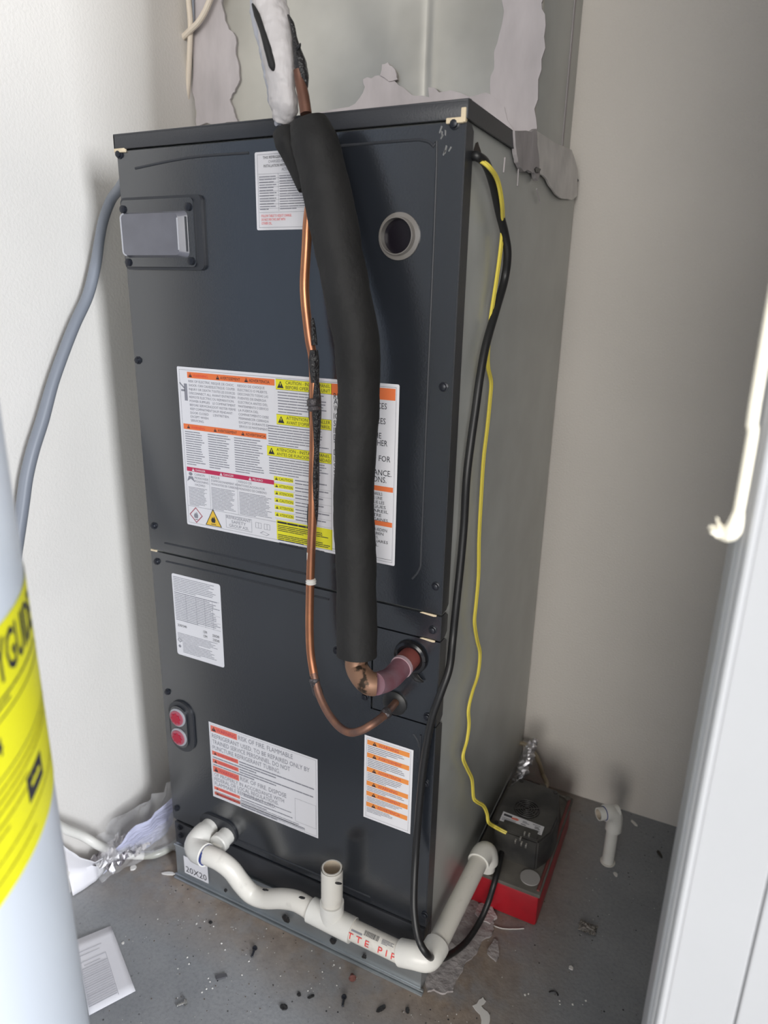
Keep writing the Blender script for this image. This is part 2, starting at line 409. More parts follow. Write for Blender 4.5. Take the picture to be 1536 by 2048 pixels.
def rsl(x0, x1, z0, z1, r, n=6):
    pts = []
    for cx, cz, a0 in ((x1-r, z1-r, 0), (x0+r, z1-r, 90), (x0+r, z0+r, 180), (x1-r, z0+r, 270)):
        for k in range(n+1):
            a = math.radians(a0+90*k/n); pts.append((cx+r*math.cos(a), cz+r*math.sin(a)))
    return pts
def panel(name, outline, returns, label=None, ridges=()):
    b = MB(); b.slab([(x, 0.0005, z) for x, z in outline], (0, -0.005, 0), M_DARK)
    for z0, z1 in returns:     # folded return on the right side, corners clipped
        c = 0.006
        b.slab([(0, -0.004, z0), (0, 0.019-c, z0), (0, 0.021, z0+c), (0, 0.021, z1-c), (0, 0.019-c, z1), (0, -0.004, z1)], (0.0015, 0, 0), M_DARK2)
    for rd in ridges:
        b.tube([(x, -0.0043, z) for x, z in rd], 0.0017, M_RIDGE, seg=10, n=3, flat=1.0)
    o = b.build(name, AH, ang=25)
    if label: o['label'] = label
    return o
ZS = 0.7005
ex = [(-0.0275,1.2735),(-0.0183,0.7453),(-0.4927,1.1382),(-0.4977,0.7223)]
rx1 = -0.032; rz1 = 1.288; rz0 = 0.738
UP = panel('upper_panel', [(-W, ZS+0.002), (0, ZS+0.002), (0, 1.3135), (-W, 1.3135)], [(ZS+0.002, 1.3135)],
    ridges=[[(-0.20, 1.2985), (-0.08, 1.2985), (-0.052, 1.2975), (-0.038, 1.290), (-0.033, 1.27), (-0.033, 1.0), (-0.033, 0.80), (-0.034, 0.765), (-0.045, 0.747)],
            [(-0.500, 0.718), (-0.40, 0.7185), (-0.30, 0.7185), (-0.22, 0.7185)], [(-0.50, 1.29), (-0.40, 1.2985), (-0.30, 1.2985)]])
# lower panel is L-shaped around the pipe access panels
LP = panel('lower_panel', [(-W, 0.142), (0, 0.142), (0, 0.519), (-0.1065, 0.519), (-0.1065, 0.6985), (-W, 0.6985)], [(0.142, 0.519)],
    ridges=[[(-0.50, 0.685), (-0.4, 0.6855), (-0.3, 0.6855), (-0.18, 0.6855)], [(-0.022, 0.50), (-0.0215, 0.40), (-0.0215, 0.26), (-0.023, 0.16)],
            [(-0.034, 0.498), (-0.026, 0.488), (-0.0235, 0.478)], [(-0.38, 0.155), (-0.25, 0.155), (-0.10, 0.155)]])
st = panel('coil_strip_panel', [(-0.1035, 0.661), (0, 0.661), (0, 0.6985), (-0.1035, 0.6985)], [(0.661, 0.6985)])
PP = panel('pipe_access_panel', [(-0.1035, 0.5215), (0, 0.5215), (0, 0.6585), (-0.1035, 0.6585)], [(0.5215, 0.6585)])
b = MB(); b.box(-W+0.001, -0.001, 0.001, 0.03, 0.0810, 0.1395, M_DARK, 0.002); b.box(-W+0.001, -0.001, -0.0045, 0.001, 0.084, 0.134, M_DARK2, 0.002)
b.build('bottom_rail', AH)
# galvanized base with a turned lip along the floor and smears of black sealant
b = MB(); b.box(-W-0.001, -0.0015, -0.006, D_, 0.0, 0.0800, M_BASE, 0.0015)
b.box(-W-0.004, 0.004, -0.014, -0.004, 0.0, 0.0035, M_BASE, 0.001); b.box(-W-0.004, 0.004, -0.0095, -0.005, 0.006, 0.0085, M_BASE, 0.0008)
b.box(-W-0.002, 0.0, -0.0085, -0.004, 0.0775, 0.0815, M_BASE, 0.001)
BS = b.build('filter_base', AH); BS['label'] = 'bare galvanized base box under the cabinet'
for p, sz in zip([(-0.4064,-0.0150,0.0392),(-0.2687,-0.0150,0.0319),(-0.1684,-0.0150,0.0352),(-0.1064,-0.0150,0.0287)], (0.0035, 0.0085, 0.0075, 0.0045)):
    b = MB(); z = max(0.006, min(0.03, p[2]))
    poly = [(p[0]+sz*math.cos(a)*random.uniform(0.6, 1.1), -0.0105, max(0.001, z+sz*0.9*math.sin(a)*random.uniform(0.6, 1.1))) for a in [k*PI/5 for k in range(10)]]
    b.slab(poly, (0, -0.004, 0), M_CHAR, 0.002, 1)
    b.build('sealant_smear', BS)
pr = Print(front(-0.0075))
c = [(-0.5058,-0.0075,0.0596),(-0.4554,-0.0075,0.0508)]
pr.rect(-0.512, -0.452, 0.020, 0.062, M_PAPER); pr.text('20X20', -0.508, 0.025, 0.014, M_INK, width=0.052, bold=False)
pr.build('size_sticker', BS)

# screws on the front
scr = MB(); scr.lathe([(0.0062, 0), (0.0062, 0.0012), (0.0048, 0.0018), (0.0044, 0.0045), (0.0030, 0.0052)], (0, 0, 0), (0, -1, 0), M_SCREW, 10)
first = None
for i, (x, z) in enumerate([(-0.5282,1.3097),(-0.5251,1.0183),(-0.5208,0.7451),(-0.5206,0.6808),(-0.5209,0.4260),(-0.5221,0.1690),(-0.5183,0.1255),(-0.5174,0.1067),(-0.0129,1.3115),(-0.0113,1.0158),(-0.0092,0.7434),(-0.0106,0.6764),(-0.0128,0.5345),(-0.1162,0.5374),(-0.1667,0.6033),(-0.0110,0.4180),(-0.0011,0.1669)]):
    par = UP if z > 0.70 else (LP if z < 0.52 or x < -0.1 else PP)
    if first is None: o = scr.build('screw', par); first = o; me0 = o.data
    else: o = bpy.data.objects.new('screw', me0); COL.objects.link(o); o.parent = par; pass
    o.location = (x, -0.0045, z)

# chafed bright corners and tan gasket foam
for pl, dz in (([(-0.0307,0.6974),(-0.0055,0.6971)], 0.0035), ([(-0.0291,0.6576),(-0.0059,0.6564)], 0.003)):
    (xa, za), (xb, zb) = pl
    b = MB(); zc = (za+zb)/2; zc = 0.6998 if zc > 0.68 else 0.6600
    b.slab([(xa, -0.0052, zc-0.0002), (xb-0.004, -0.0052, zc-0.0020), (xb, -0.0052, zc-0.0012), (xb, -0.0052, zc+0.0012), (xa+0.004, -0.0052, zc+0.0014)], (0, -0.0016, 0), M_TAN); b.build('gasket_foam', PP)
b = MB(); b.box(-0.022, -0.001, -0.009, -0.003, 1.3115, 1.3175, M_TAN, 0.001); b.box(-0.0045, 0.0015, -0.0085, -0.001, 1.312, 1.327, M_TAN, 0.001)
b.build('gasket_foam', UP)
b = MB(); b.box(-W-0.002, -W+0.018, -0.0085, -0.003, 1.3115, 1.317, M_TAN, 0.001); b.build('gasket_foam', UP)
b = MB(); b.box(-W+0.001, -W+0.014, -0.006, -0.003, 0.6985, 0.7015, M_TAN, 0.0006); b.build('gasket_foam', UP)
b = MB()
for k in range(7):
    cx = -0.024+random.uniform(-0.008, 0.006); cz = 1.293+random.uniform(-0.014, 0.012); a = random.uniform(1.0, 2.0); l = random.uniform(0.004, 0.009)
    b.slab([(cx, -0.0047, cz), (cx+l*math.cos(a), -0.0047, cz+l*math.sin(a)), (cx+l*math.cos(a)+0.0015, -0.0047, cz+l*math.sin(a)-0.001), (cx+0.0012, -0.0047, cz-0.001)], (0, -0.0003, 0), M_STEEL)
b.build('paint_scratch', UP)

b = MB(); b.slab([(-0.0018,0.0349,1.2845),(-0.0018,0.0320,1.2905),(-0.0018,0.0377,1.2989),(-0.0018,0.0445,1.3012),(-0.0018,0.0488,1.2976),(-0.0018,0.0550,1.2943),(-0.0018,0.0595,1.2902),(-0.0018,0.0490,1.2868)], (0.0008, 0, 0), mat('torn_knockout_edge', (0.05, 0.04, 0.035), 0.7)); o = b.build('cable_knockout', AH)
# breaker window
wx0, wx1, wz0, wz1 = -0.5300, -0.3800, 1.1525, 1.2515
b = MB(); b.slab([(x, -0.0045, z) for x, z in rsl(wx0, wx1, wz0, wz1, 0.008)], (0, -0.005, 0), M_DARK2)
b.slab([(x, -0.0095, z) for x, z in rsl(wx0+0.004, wx1-0.012, wz0+0.004, wz1-0.004, 0.006)], (0, -0.003, 0), M_DARK)
for q in ((wx0+0.008, wz1-0.016), (wx1-0.020, wz1-0.016), (wx0+0.010, wz0+0.010), (wx1-0.020, wz0+0.012)):
    b.lathe([(0.0055, 0), (0.0055, 0.003), (0.003, 0.004)], (q[0], -0.012, q[1]), (0, -1, 0), M_SCREW, 10)
BW = b.build('breaker_bezel', UP)
lx0, lx1, lz0, lz1 = -0.5235, -0.4020, 1.1690, 1.2310
b = MB()
lo = rsl(lx0, lx1, lz0, lz1, 0.007); hi = rsl(lx0+0.003, lx1-0.012, lz0+0.003, lz1-0.003, 0.006); n = len(lo)
vs = [(x, -0.0120, z) for x, z in lo] + [(x, -0.0210, z) for x, z in hi]
b.add(vs, [(i, (i+1) % n, (i+1) % n+n, i+n) for i in range(n)] + [tuple(range(n, 2*n))], M_LENS)
b.tube([(hi[k][0], -0.0208, hi[k][1]) for k in range(7, 21)], 0.0014, M_LENSE, seg=6, smoothp=False)
b.tube([(lx1-0.0125, -0.0205, lz0+0.010), (lx1-0.0125, -0.0205, lz1-0.010)], 0.0014, M_LENSE, seg=6, smoothp=False)
b.tube([(lx1-0.003, -0.0140, lz0+0.008), (lx1-0.003, -0.0140, lz1-0.008)], 0.0016, M_DARK2, seg=6, smoothp=False)
o = b.build('window_cover', BW, ang=25); o['label'] = 'smoky clear window over the breakers'

# round sight hole: clear ring, flat dark disc painted as its shaded inside
b = MB(); c0 = (-0.0785, -0.0045, 1.1935)
b.lathe([(0.0275, 0), (0.0275, 0.002), (0.0225, 0.0030), (0.0215, 0.0105), (0.0205, 0.0105), (0.0205, 0.0002)], c0, (0, -1, 0), M_CLEARR, 40, caps=False)
o = b.build('sight_ring', UP); o['label'] = 'clear plastic ring around the round hole'
b = MB(); b.lathe([(0.0204, 0), (0.0204, 0.0004)], c0, (0, -1, 0), M_HOLESHADE, 32); b.build('sight_hole_shade', UP)

# drain port plate with two red plugs (left) 
def stadium(cx, cz, wd, ht, n=10):
    return rsl(cx-wd/2, cx+wd/2, cz-ht/2, cz+ht/2, wd/2-0.0005, n)
b = MB(); pcx = -0.4905; pcz = 0.3640
b.slab([(x, -0.0045, z) for x, z in stadium(pcx, pcz, 0.056, 0.104)], (0, -0.004, 0), M_DARK2)
b.slab([(x, -0.0085, z) for x, z in stadium(pcx-0.003, pcz, 0.038, 0.086)], (0, -0.003, 0), M_DARK)
PT = b.build('port_plate', LP)
for dz in (0.0205, -0.0205):
    b = MB(); cx = pcx-0.004; cz = pcz+dz
    b.lathe([(0.0178, 0), (0.0178, 0.003), (0.0150, 0.0035)], (cx, -0.0105, cz), (0, -1, 0), M_LENSE, 24)
    b.lathe([(0.0145, 0.003), (0.0145, 0.0055), (0.0105, 0.0058)], (cx, -0.0105, cz), (0, -1, 0), M_REDCAP2, 24)
    star = [(cx+(0.0112 if k % 2 == 0 else 0.0078)*math.cos(k*PI/8), -0.0158, cz+(0.0112 if k % 2 == 0 else 0.0078)*math.sin(k*PI/8)) for k in range(16)]
    b.slab(star, (0, -0.0022, 0), M_REDCAP)
    o = b.build('port_plug', PT); o['label'] = 'red plug in a pale ring'
# condensate outlet plate with a second, capped, white outlet
b = MB(); b.slab([(x, -0.0045, z) for x, z in rsl(-0.462, -0.378, 0.138, 0.190, 0.024, 8)], (0, -0.004, 0), M_DARK2); DP = b.build('outlet_plate', LP)
b = MB(); b.lathe([(0.0165, 0), (0.0165, 0.016), (0.0185, 0.016), (0.0185, 0.026), (0.0170, 0.028)], (-0.3985, -0.008, 0.1600), (0, -1, 0), M_PVC, 14)
b.box(-0.3985-0.010, -0.3985+0.010, -0.0395, -0.034, 0.158, 0.162, M_PVCD, 0.001)
o = b.build('outlet_cap', DP); o['label'] = 'white threaded cap on the spare outlet'
# grommets
b = MB(); b.tube([(-0.042+0.021*math.cos(a), -0.007, 0.626+0.021*math.sin(a)) for a in [k*PI/12 for k in range(25)]], 0.0055, M_BLACKG, seg=8, smoothp=False)
b.lathe([(0.0205, 0), (0.0205, 0.004)], (-0.042, -0.003, 0.626), (0, -1, 0), M_BLACKG, 24)
b.tube([(-0.042, -0.006, 0.606), (-0.030, -0.010, 0.597), (-0.020, -0.008, 0.592)], [0.004, 0.005, 0.001], M_BLACK, seg=8)
b.build('suction_grommet', PP)
b = MB(); b.lathe([(0.0195, 0), (0.0195, 0.003), (0.015, 0.006), (0.0075, 0.007)], (-0.0655, -0.0045, 0.542), (0, -1, 0), M_BLACK, 28); b.build('liquid_grommet', PP)

# ------------------------------------------------------------------ labels on the front
def col3(p): return p
# big warning label
X0, X1, Z0, Z1 = -0.4475, -0.0725, 0.7605, 1.0140
pr = Print(front())
pr.poly(rsl(X0, X1, Z0, Z1, 0.002, 2), M_PAPER, 1)
pr.frame(X0+0.004, X1-0.004, Z0+0.004, Z1-0.004, 0.0005, M_GREYI)
(a1, c1), (a2, c2), (a3, c3), (a4, c4) = [(-0.4279,1.0092),(-0.2684,0.9999),(-0.4469,0.9481),(-0.2852,0.9384)]
(b1, d1), (b2, d2), (e1, g1), (e2, g2) = [(-0.4452,0.8840),(-0.2738,0.8797),(-0.2712,0.8172),(-0.1763,0.7625)]
(y1, yz1), (y2, yz2), (y3, yz3), (y4, yz4) = [(-0.2664,1.0078),(-0.1807,1.0064),(-0.2668,0.9671),(-0.2847,0.9273)]
xm = a2                     # left/right half boundary
TOPZ = Z1-0.007
# orange bar 1
pr.rect(a1, xm, TOPZ-0.009, TOPZ, M_ORANGE, 2)
for k, s_ in enumerate(('WARNING', 'AVERTISSEMENT', 'ADVERTENCIA')):
    x = a1+0.006+k*0.052; pr.warn(x, TOPZ-0.0045, 0.006, M_INK, M_ORANGE); pr.text(s_, x+0.005, TOPZ-0.0068, 0.0042, M_REDT if k == 0 else M_INK, maxw=0.036)
# electrocution pictogram
px = X0+0.012; pz = TOPZ-0.030
pr.rect(px, px+0.006, pz-0.014, pz+0.012, M_GREYI, 2); pr.rect(px-0.006, px+0.001, pz, pz+0.003, M_GREYI, 2); pr.poly([(px-0.009, pz+0.012), (px-0.008, pz+0.014), (px+0.001, pz+0.006), (px, pz+0.004)], M_GREYI, 2)
caps = [['RISK OF ELECTRIC', 'SHOCK. CAN CAUSE', 'INJURY OR DEATH.', 'DISCONNECT ALL', 'REMOTE ELECTRIC', 'POWER SUPPLIES', 'BEFORE SERVICING', 'KEEP COMPARTMENT', 'DOOR CLOSED', 'EXCEPT WHEN', 'SERVICING.'],
        ['RISQUE DE CHOC', 'ELECTRIQUE. COUPER', 'TOUTES LES SOURCES', 'AVANT ENTRETIEN', 'OU REPARATION.', 'LE COMPARTIMENT', 'DOIT RESTER FERME', 'SAUF PENDANT', "L'ENTRETIEN."],
        ['RIESGO DE CHOQUE', 'ELECTRICO O MUERTE.', 'DESCONECTE TODAS LAS', 'FUENTES DE ENERGIA', 'ELECTRICA ANTES DEL', 'MANTENIMIENTO O SERVICIO', 'LA PUERTA DEL', 'COMPARTIMENTO DEBE', 'PERMANECER CERRADA', 'EXCEPTO DURANTE EL', 'SERVICIO DE MANTENIMIENTO']]
cx0 = [a1+0.002, a1+0.046, a1+0.094]
for k, colm in enumerate(caps):
    for i, s_ in enumerate(colm):
        pr.text(s_, cx0[k], TOPZ-0.0155-i*0.0060, 0.0036, M_GREYI, maxw=0.054 if k == 2 else 0.043)
# orange bar 2
Zb2 = TOPZ-0.0800
pr.rect(X0+0.006, a4, Zb2-0.0085, Zb2, M_ORANGE, 2)
for k, s_ in enumerate(('WARNING', 'AVERTISSEMENT', 'ADVERTENCIA')):
    x = X0+0.016+k*0.052; pr.warn(x, Zb2-0.0042, 0.0055, M_INK, M_ORANGE); pr.text(s_, x+0.005, Zb2-0.0064, 0.004, M_REDT if k == 0 else M_INK, maxw=0.036)
cw = [X0+0.007, X0+0.052, X0+0.102, a4]
for k in range(3): pr.para(cw[k]+0.001, cw[k+1]-0.006, Zb2-0.066, Zb2-0.0105, 15, M_GREYI)
Zb3 = Zb2-0.0690
pr.rect(X0+0.007, b2, Zb3-0.0068, Zb3, M_CRIM, 2)
for k, s_ in enumerate(('DANGER', 'DANGER', 'PELIGRO')): pr.warn(X0+0.020+k*0.055, Zb3-0.0034, 0.005, M_PAPER, M_CRIM); pr.text(s_, X0+0.025+k*0.055, Zb3-0.0052, 0.0034, M_PAPER)
for k, (ls) in enumerate((['CARBON', 'MONOXIDE', 'POISONING', 'HAZARD'], ['RISQUE', "D'EMPOISONNEMENT AU", 'MONOXYDE DE CARBONE'], ['RIESGO DE', 'INTOXICACION POR', 'MONOXIDO DE CARBONO'])):
    for i, s_ in enumerate(ls): pr.text(s_, (X0+0.022, X0+0.055, X0+0.108)[k], Zb3-0.0125-i*0.0056, 0.0036, M_GREYI, maxw=0.052)
pr.poly([(X0+0.014+0.004*math.cos(a), Zb3-0.011+0.003*math.sin(a)) for a in [k*PI/4 for k in range(8)]], M_GREYI, 2)
pr.poly([(X0+0.006, Zb3-0.024), (X0+0.010, Zb3-0.015), (X0+0.018, Zb3-0.015), (X0+0.022, Zb3-0.024), (X0+0.014, Zb3-0.019)], M_GREYI, 2)
cw2 = [X0+0.006, X0+0.052, X0+0.106, b2]
zl = Z0+0.033
for k in range(3): pr.para(cw2[k]+0.002, cw2[k+1]-0.005, zl+0.001, Zb3-(0.032 if k == 0 else 0.0265), (15, 16, 16)[k], M_GREYI)
for k in (1, 2): pr.rect(cw2[k]-0.001, cw2[k]-0.0006, zl, Zb3-0.008, M_GREYI, 2)
pr.rect(X0+0.005, xm, zl-0.0005, zl, M_GREYI, 2)
# hazard symbols along the foot
def outline_poly(pts, t, m, lay=2):
    n = len(pts); cx = sum(p[0] for p in pts)/n; cz = sum(p[1] for p in pts)/n
    inn = [(p[0]+(cx-p[0])*t, p[1]+(cz-p[1])*t) for p in pts]
    for i in range(n): pr.poly([pts[i], pts[(i+1) % n], inn[(i+1) % n], inn[i]], m, lay)
def flame(cx, cz, h, m, lay=3):
    pr.poly([(cx-h*0.30, cz-h*0.5), (cx+h*0.30, cz-h*0.5), (cx+h*0.40, cz-h*0.1), (cx+h*0.15, cz+h*0.5), (cx+h*0.02, cz+h*0.1), (cx-h*0.12, cz+h*0.35), (cx-h*0.40, cz-h*0.12)], m, lay)
dc = (X0+0.020, Z0+0.0185)
outline_poly([(dc[0]-0.0135, dc[1]), (dc[0], dc[1]-0.0135), (dc[0]+0.0135, dc[1]), (dc[0], dc[1]+0.0135)], 0.16, M_REDCAP2)
flame(dc[0], dc[1]+0.0005, 0.011, M_GREYI); pr.rect(dc[0]-0.003, dc[0]+0.003, dc[1]-0.008, dc[1]-0.0070, M_GREYI)
tcx, tcz = X0+0.055, Z0+0.019
pr.poly([(tcx-0.0165, tcz-0.0135), (tcx+0.0165, tcz-0.0135), (tcx, tcz+0.0155)], M_INK, 2)
pr.poly([(tcx-0.0145, tcz-0.0125), (tcx+0.0145, tcz-0.0125), (tcx, tcz+0.013)], M_AMB, 3)
flame(tcx, tcz-0.002, 0.011, M_INK, 4); pr.rect(tcx-0.005, tcx+0.005, tcz-0.0108, tcz-0.0098, M_INK, 4)
pr.frame(X0+0.080, X0+0.130, Z0+0.008, Z0+0.029, 0.0005, M_GREYI)
for i, s_ in enumerate(('REFRIGERANT', 'SAFETY', 'GROUP A2L')):
    ww = (0.047, 0.028, 0.038)[i]; pr.text(s_, X0+0.105-ww/2, Z0+0.0235-i*0.0066, 0.0048, M_GREYI, width=ww)
for bx in (X0+0.137, X0+0.153):
    outline_poly([(bx, Z0+0.017), (bx+0.011, Z0+0.017), (bx+0.011, Z0+0.026), (bx, Z0+0.026)], 0.10, M_GREYI); pr.rect(bx+0.0052, bx+0.0058, Z0+0.017, Z0+0.026, M_GREYI, 2)
outline_poly([(X0+0.145, Z0+0.010), (X0+0.157, Z0+0.007), (X0+0.163, Z0+0.010), (X0+0.151, Z0+0.0135)], 0.2, M_GREYI)
# right half of the label
yR = y2+0.006
for (zz, hh, s1, s2, xs) in ((Z1-0.006, 0.0150, 'CAUTION - INSTALL PANEL', 'BEFORE OPERATING UNIT', y1), (Z1-0.0560, 0.0150, "ATTENTION - INSTALLER", "AVANT D'OPERER L'APPAREIL", y1), (Z1-0.104, 0.0150, 'ATENCION - INSTALAR PANEL', 'ANTES DE FUNCIONAR UNIDAD', y4)):
    pr.rect(xs, yR, zz-hh, zz, M_YELL, 2); pr.rect(xs, yR, zz-0.0004, zz, M_INK, 3); pr.rect(xs, yR, zz-hh, zz-hh+0.0004, M_INK, 3)
    pr.warn(xs+0.008, zz-hh/2, 0.0100, M_INK, M_YELL); pr.text(s1, xs+0.017, zz-0.0065, 0.0046, M_INK, maxw=yR-xs-0.019); pr.text(s2, xs+0.017, zz-0.0130, 0.0046, M_INK, maxw=yR-xs-0.019)
pr.para(y1+0.003, yR-0.008, Z1-0.0545, Z1-0.0225, 8, M_GREYI); pr.para(y4+0.003, yR-0.004, Z1-0.103, Z1-0.0725, 8, M_GREYI); pr.para(y4+0.003, yR-0.004, Z1-0.1475, Z1-0.1205, 7, M_GREYI)
zt = Z1-0.1490
for i, s_ in enumerate(('CAUTION', 'ATTENTION', 'ATENCION', 'CAUTION', 'ATTENTION', 'ATENCION')):
    z = zt-i*0.0112; pr.rect(b2, b2+0.034, z-0.0065, z, M_YELL, 2); pr.text(s_, b2+0.009, z-0.0054, 0.0040, M_INK, maxw=0.024); pr.warn(b2+0.0045, z-0.0032, 0.0045, M_INK, M_YELL)
    pr.para(b2+0.037, yR-0.003, z-0.0088, z+0.0005, 2, M_GREYI); pr.rect(b2, yR, z-0.0098, z-0.0095, M_GREYI, 2)
zy = zt-6*0.0112-0.0005
pr.rect(e1, yR+0.001, Z0+0.005, zy, M_YELL, 2); pr.para(e1+0.002, e1+0.070, zy-0.006, zy-0.001, 1, M_INK, 0.6, 3, 1.0)
pr.para(e1+0.002, yR-0.003, zy-0.018, zy-0.007, 4, M_INK, 0.42, 3); pr.para(e1+0.002, yR-0.002, zy-0.033, zy-0.022, 4, M_INK, 0.42, 3); pr.para(e1+0.004, yR-0.006, zy-0.041, zy-0.035, 2, M_INK, 0.42, 3)
# far right column
rx0 = yR; rxe = X1-0.0055
pr.rect(rx0-0.0005, rx0, Z0+0.004, Z1-0.006, M_GREYI, 2)
pr.rect(rx0, rxe, Z1-0.0215, Z1-0.0060, M_ORANGE, 2)
(q0, qa), (q1, qb) = [(-0.0889,0.8791),(-0.0875,0.8237)]
rows = [('RISK OF FIRE', 0), ('AUXILIARY DEVICES', 1), ('WHICH MAY BE', 0), ('IGNITION SOURCES', 1), ('SHALL NOT BE', 0), ('INSTALLED IN THE', 2), ('DUCTWORK, OTHER', 3), ('THAN AUXILIARY', 4), ('DEVICES LISTED FOR', 5), ('USE WITH THE', 0), ('SPECIFIC APPLIANCE.', 6), ('SEE INSTRUCTIONS.', 7)]
rz = [(-0.1029,0.9910),(-0.0952,0.9837),(-0.0950,0.9743),(-0.0948,0.9636),(-0.0945,0.9535),(-0.0973,0.9436),(-0.0933,0.9338),(-0.1022,0.9238),(-0.0920,0.9125),(-0.0933,0.9026),(-0.0885,0.8926),(-0.0928,0.8829)]
we = [q[0] for q in [(-0.1194,0.9896),(-0.0901,0.9841),(-0.1213,0.9719),(-0.0914,0.9639),(-0.1172,0.9511),(-0.0973,0.9436),(-0.0880,0.9344),(-0.1044,0.9235),(-0.0830,0.9136),(-0.1202,0.8991),(-0.0809,0.8936),(-0.0883,0.8835)]]
wd = [q-(rx0+0.0035) for q in we]
for i, (s_, k) in enumerate(rows): pr.text(s_, rx0+0.0035, rz[i][1]-0.0035, 0.0080, M_INK, width=wd[i])
pr.rect(rx0+0.010, rxe, qa-0.012, qa-0.005, M_ORANGE, 2); pr.rect(rx0+0.010, rxe, qb-0.007, qb, M_ORANGE, 2)
for i, s_ in enumerate(("RISQUE D'INCENDIE. LES APPAREILS", 'AUXILIAIRES PEUVENT ETRE UNE', 'SOURCE D ALLUMAGE QUE LES', 'PIECES HOMOLOGUES', "AVEC CET APPAREIL", 'NE DOIVENT PAS ETRE', 'DANS LE RESEAU DE GAINES.')):
    pr.text(s_, rx0+0.004, qa-0.0185-i*0.0062, 0.0044, M_INK, width=[q[0]-(rx0+0.004) for q in [(-0.0940,0.8677),(-0.0939,0.8627),(-0.0907,0.8582),(-0.0883,0.8535),(-0.0843,0.8490),(-0.0949,0.8423),(-0.0833,0.8390)]][i])
for i, s_ in enumerate(('RIESGO DE INCENDIO. PUEDEN', 'SER FUENTES. NO DEBEN', 'INSTALARSE EN DUCTOS.', 'DISPOSITIVOS AUXILIARES', 'DE ACUERDO AL PAPEL.')):
    pr.text(s_, rx0+0.004, qb-0.015-i*0.0058, 0.0042, M_INK, width=[q[0]-(rx0+0.004) for q in [(-0.0856,0.8108),(-0.0909,0.8047),(-0.0987,0.7981),(-0.0837,0.7955),(-0.0984,0.7876)]][i])
pr.rect(rx0, rxe, Z0+0.0075, Z0+0.0080, M_INK, 2)
o = pr.build('warning_label', UP); o['label'] = 'large white warning label with orange, yellow and crimson bars'

# upper white label with red note
pr = Print(front()); U0, U1, V0, V1 = -0.2905, -0.193, 1.2040, 1.2985
pr.poly(rsl(U0, U1, V0, V1, 0.002, 2), M_PAPER, 1); pr.frame(U0+0.004, U1-0.004, V0+0.003, V1-0.003, 0.0004, M_GREYI)
for i, s_ in enumerate(('THIS REFRIGERATION SYSTEM MUST BE', 'CHARGED PER INSTRUCTIONS', 'INSTALLATION WITHOUT RECOMMENDED', 'ACTION')):
    ww = (0.072, 0.055, 0.070, 0.014)[i]; pr.text(s_, U0+0.049-ww/2, V1-0.0085-i*0.0050, 0.0032, M_INK if i in (0, 2) else M_GREYI, width=ww)
pr.rect(U0+0.036, U0+0.0364, V0+0.023, V1-0.026, M_GREYI, 2)
for i in range(9): pr.rect(U0+0.005, U1-0.005, V1-0.0265-i*0.0052, V1-0.0262-i*0.0052, M_GREYI, 2)
pr.para(U0+0.006, U0+0.034, V0+0.024, V1-0.028, 13, M_GREYI, 0.36); pr.para(U0+0.038, U1-0.008, V0+0.024, V1-0.028, 14, M_GREYI, 0.36)
pr.rect(U0+0.005, U1-0.005, V0+0.0215, V0+0.0218, M_GREYI, 2)
for i, s_ in enumerate(('FOLLOW TABLE TO ADJUST CHARGE,', 'DO NOT MIX THIS UNIT WITH', 'OTHER OIL.')): pr.text(s_, U0+0.008, V0+0.0160-i*0.0046, 0.0031, M_REDT, width=(0.048, 0.038, 0.017)[i])
o = pr.build('charging_label', UP); o['label'] = 'white label with red note under its table'

# data plate
pr = Print(front()); U0, U1, V0, V1 = -0.4900, -0.3865, 0.5120, 0.6660
pr.poly(rsl(U0, U1, V0, V1, 0.004, 3), M_PAPER, 1)
pr.para(U0+0.003, U1-0.006, V1-0.032, V1-0.004, 9, M_GREYI, 0.36); pr.para(U0+0.003, U1-0.003, V1-0.087, V1-0.033, 17, M_GREYI, 0.40)
for x in (0.028, 0.050, 0.068, 0.085): pr.rect(U0+x, U0+x+0.0005, V1-0.087, V1-0.034, M_GREYI, 3)
for i in range(5): pr.rect(U0+0.003, U1-0.003, V1-0.034-i*0.013, V1-0.0336-i*0.013, M_GREYI, 3)
for x, z, wd_, h_ in ((0.006, 0.098, 0.02, 0.0045), (0.062, 0.098, 0.008, 0.005), (0.082, 0.100, 0.014, 0.005), (0.062, 0.106, 0.008, 0.005), (0.082, 0.108, 0.014, 0.005)): pr.text('CFM' if wd_ < 0.01 else '230/240', U0+x, V1-z, h_, M_INK, width=wd_)
pr.para(U0+0.004, U1-0.008, V0+0.026, V1-0.110, 7, M_GREYI, 0.36); pr.para(U0+0.014, U1-0.012, V0+0.006, V0+0.026, 7, M_GREYI, 0.38)
o_ = [(U0+0.008, V0+0.024), (U0+0.013, V0+0.029), (U0+0.008, V0+0.034), (U0+0.003, V0+0.029)]
outline_poly(o_, 0.2, M_GREYI)
pr.poly([(U0+0.007+0.003*math.cos(a), V0+0.017+0.003*math.sin(a)) for a in [k*PI/4 for k in range(8)]], M_GREYI, 2)
o = pr.build('data_plate', LP); o['label'] = 'narrow white rating plate full of fine grey tables'

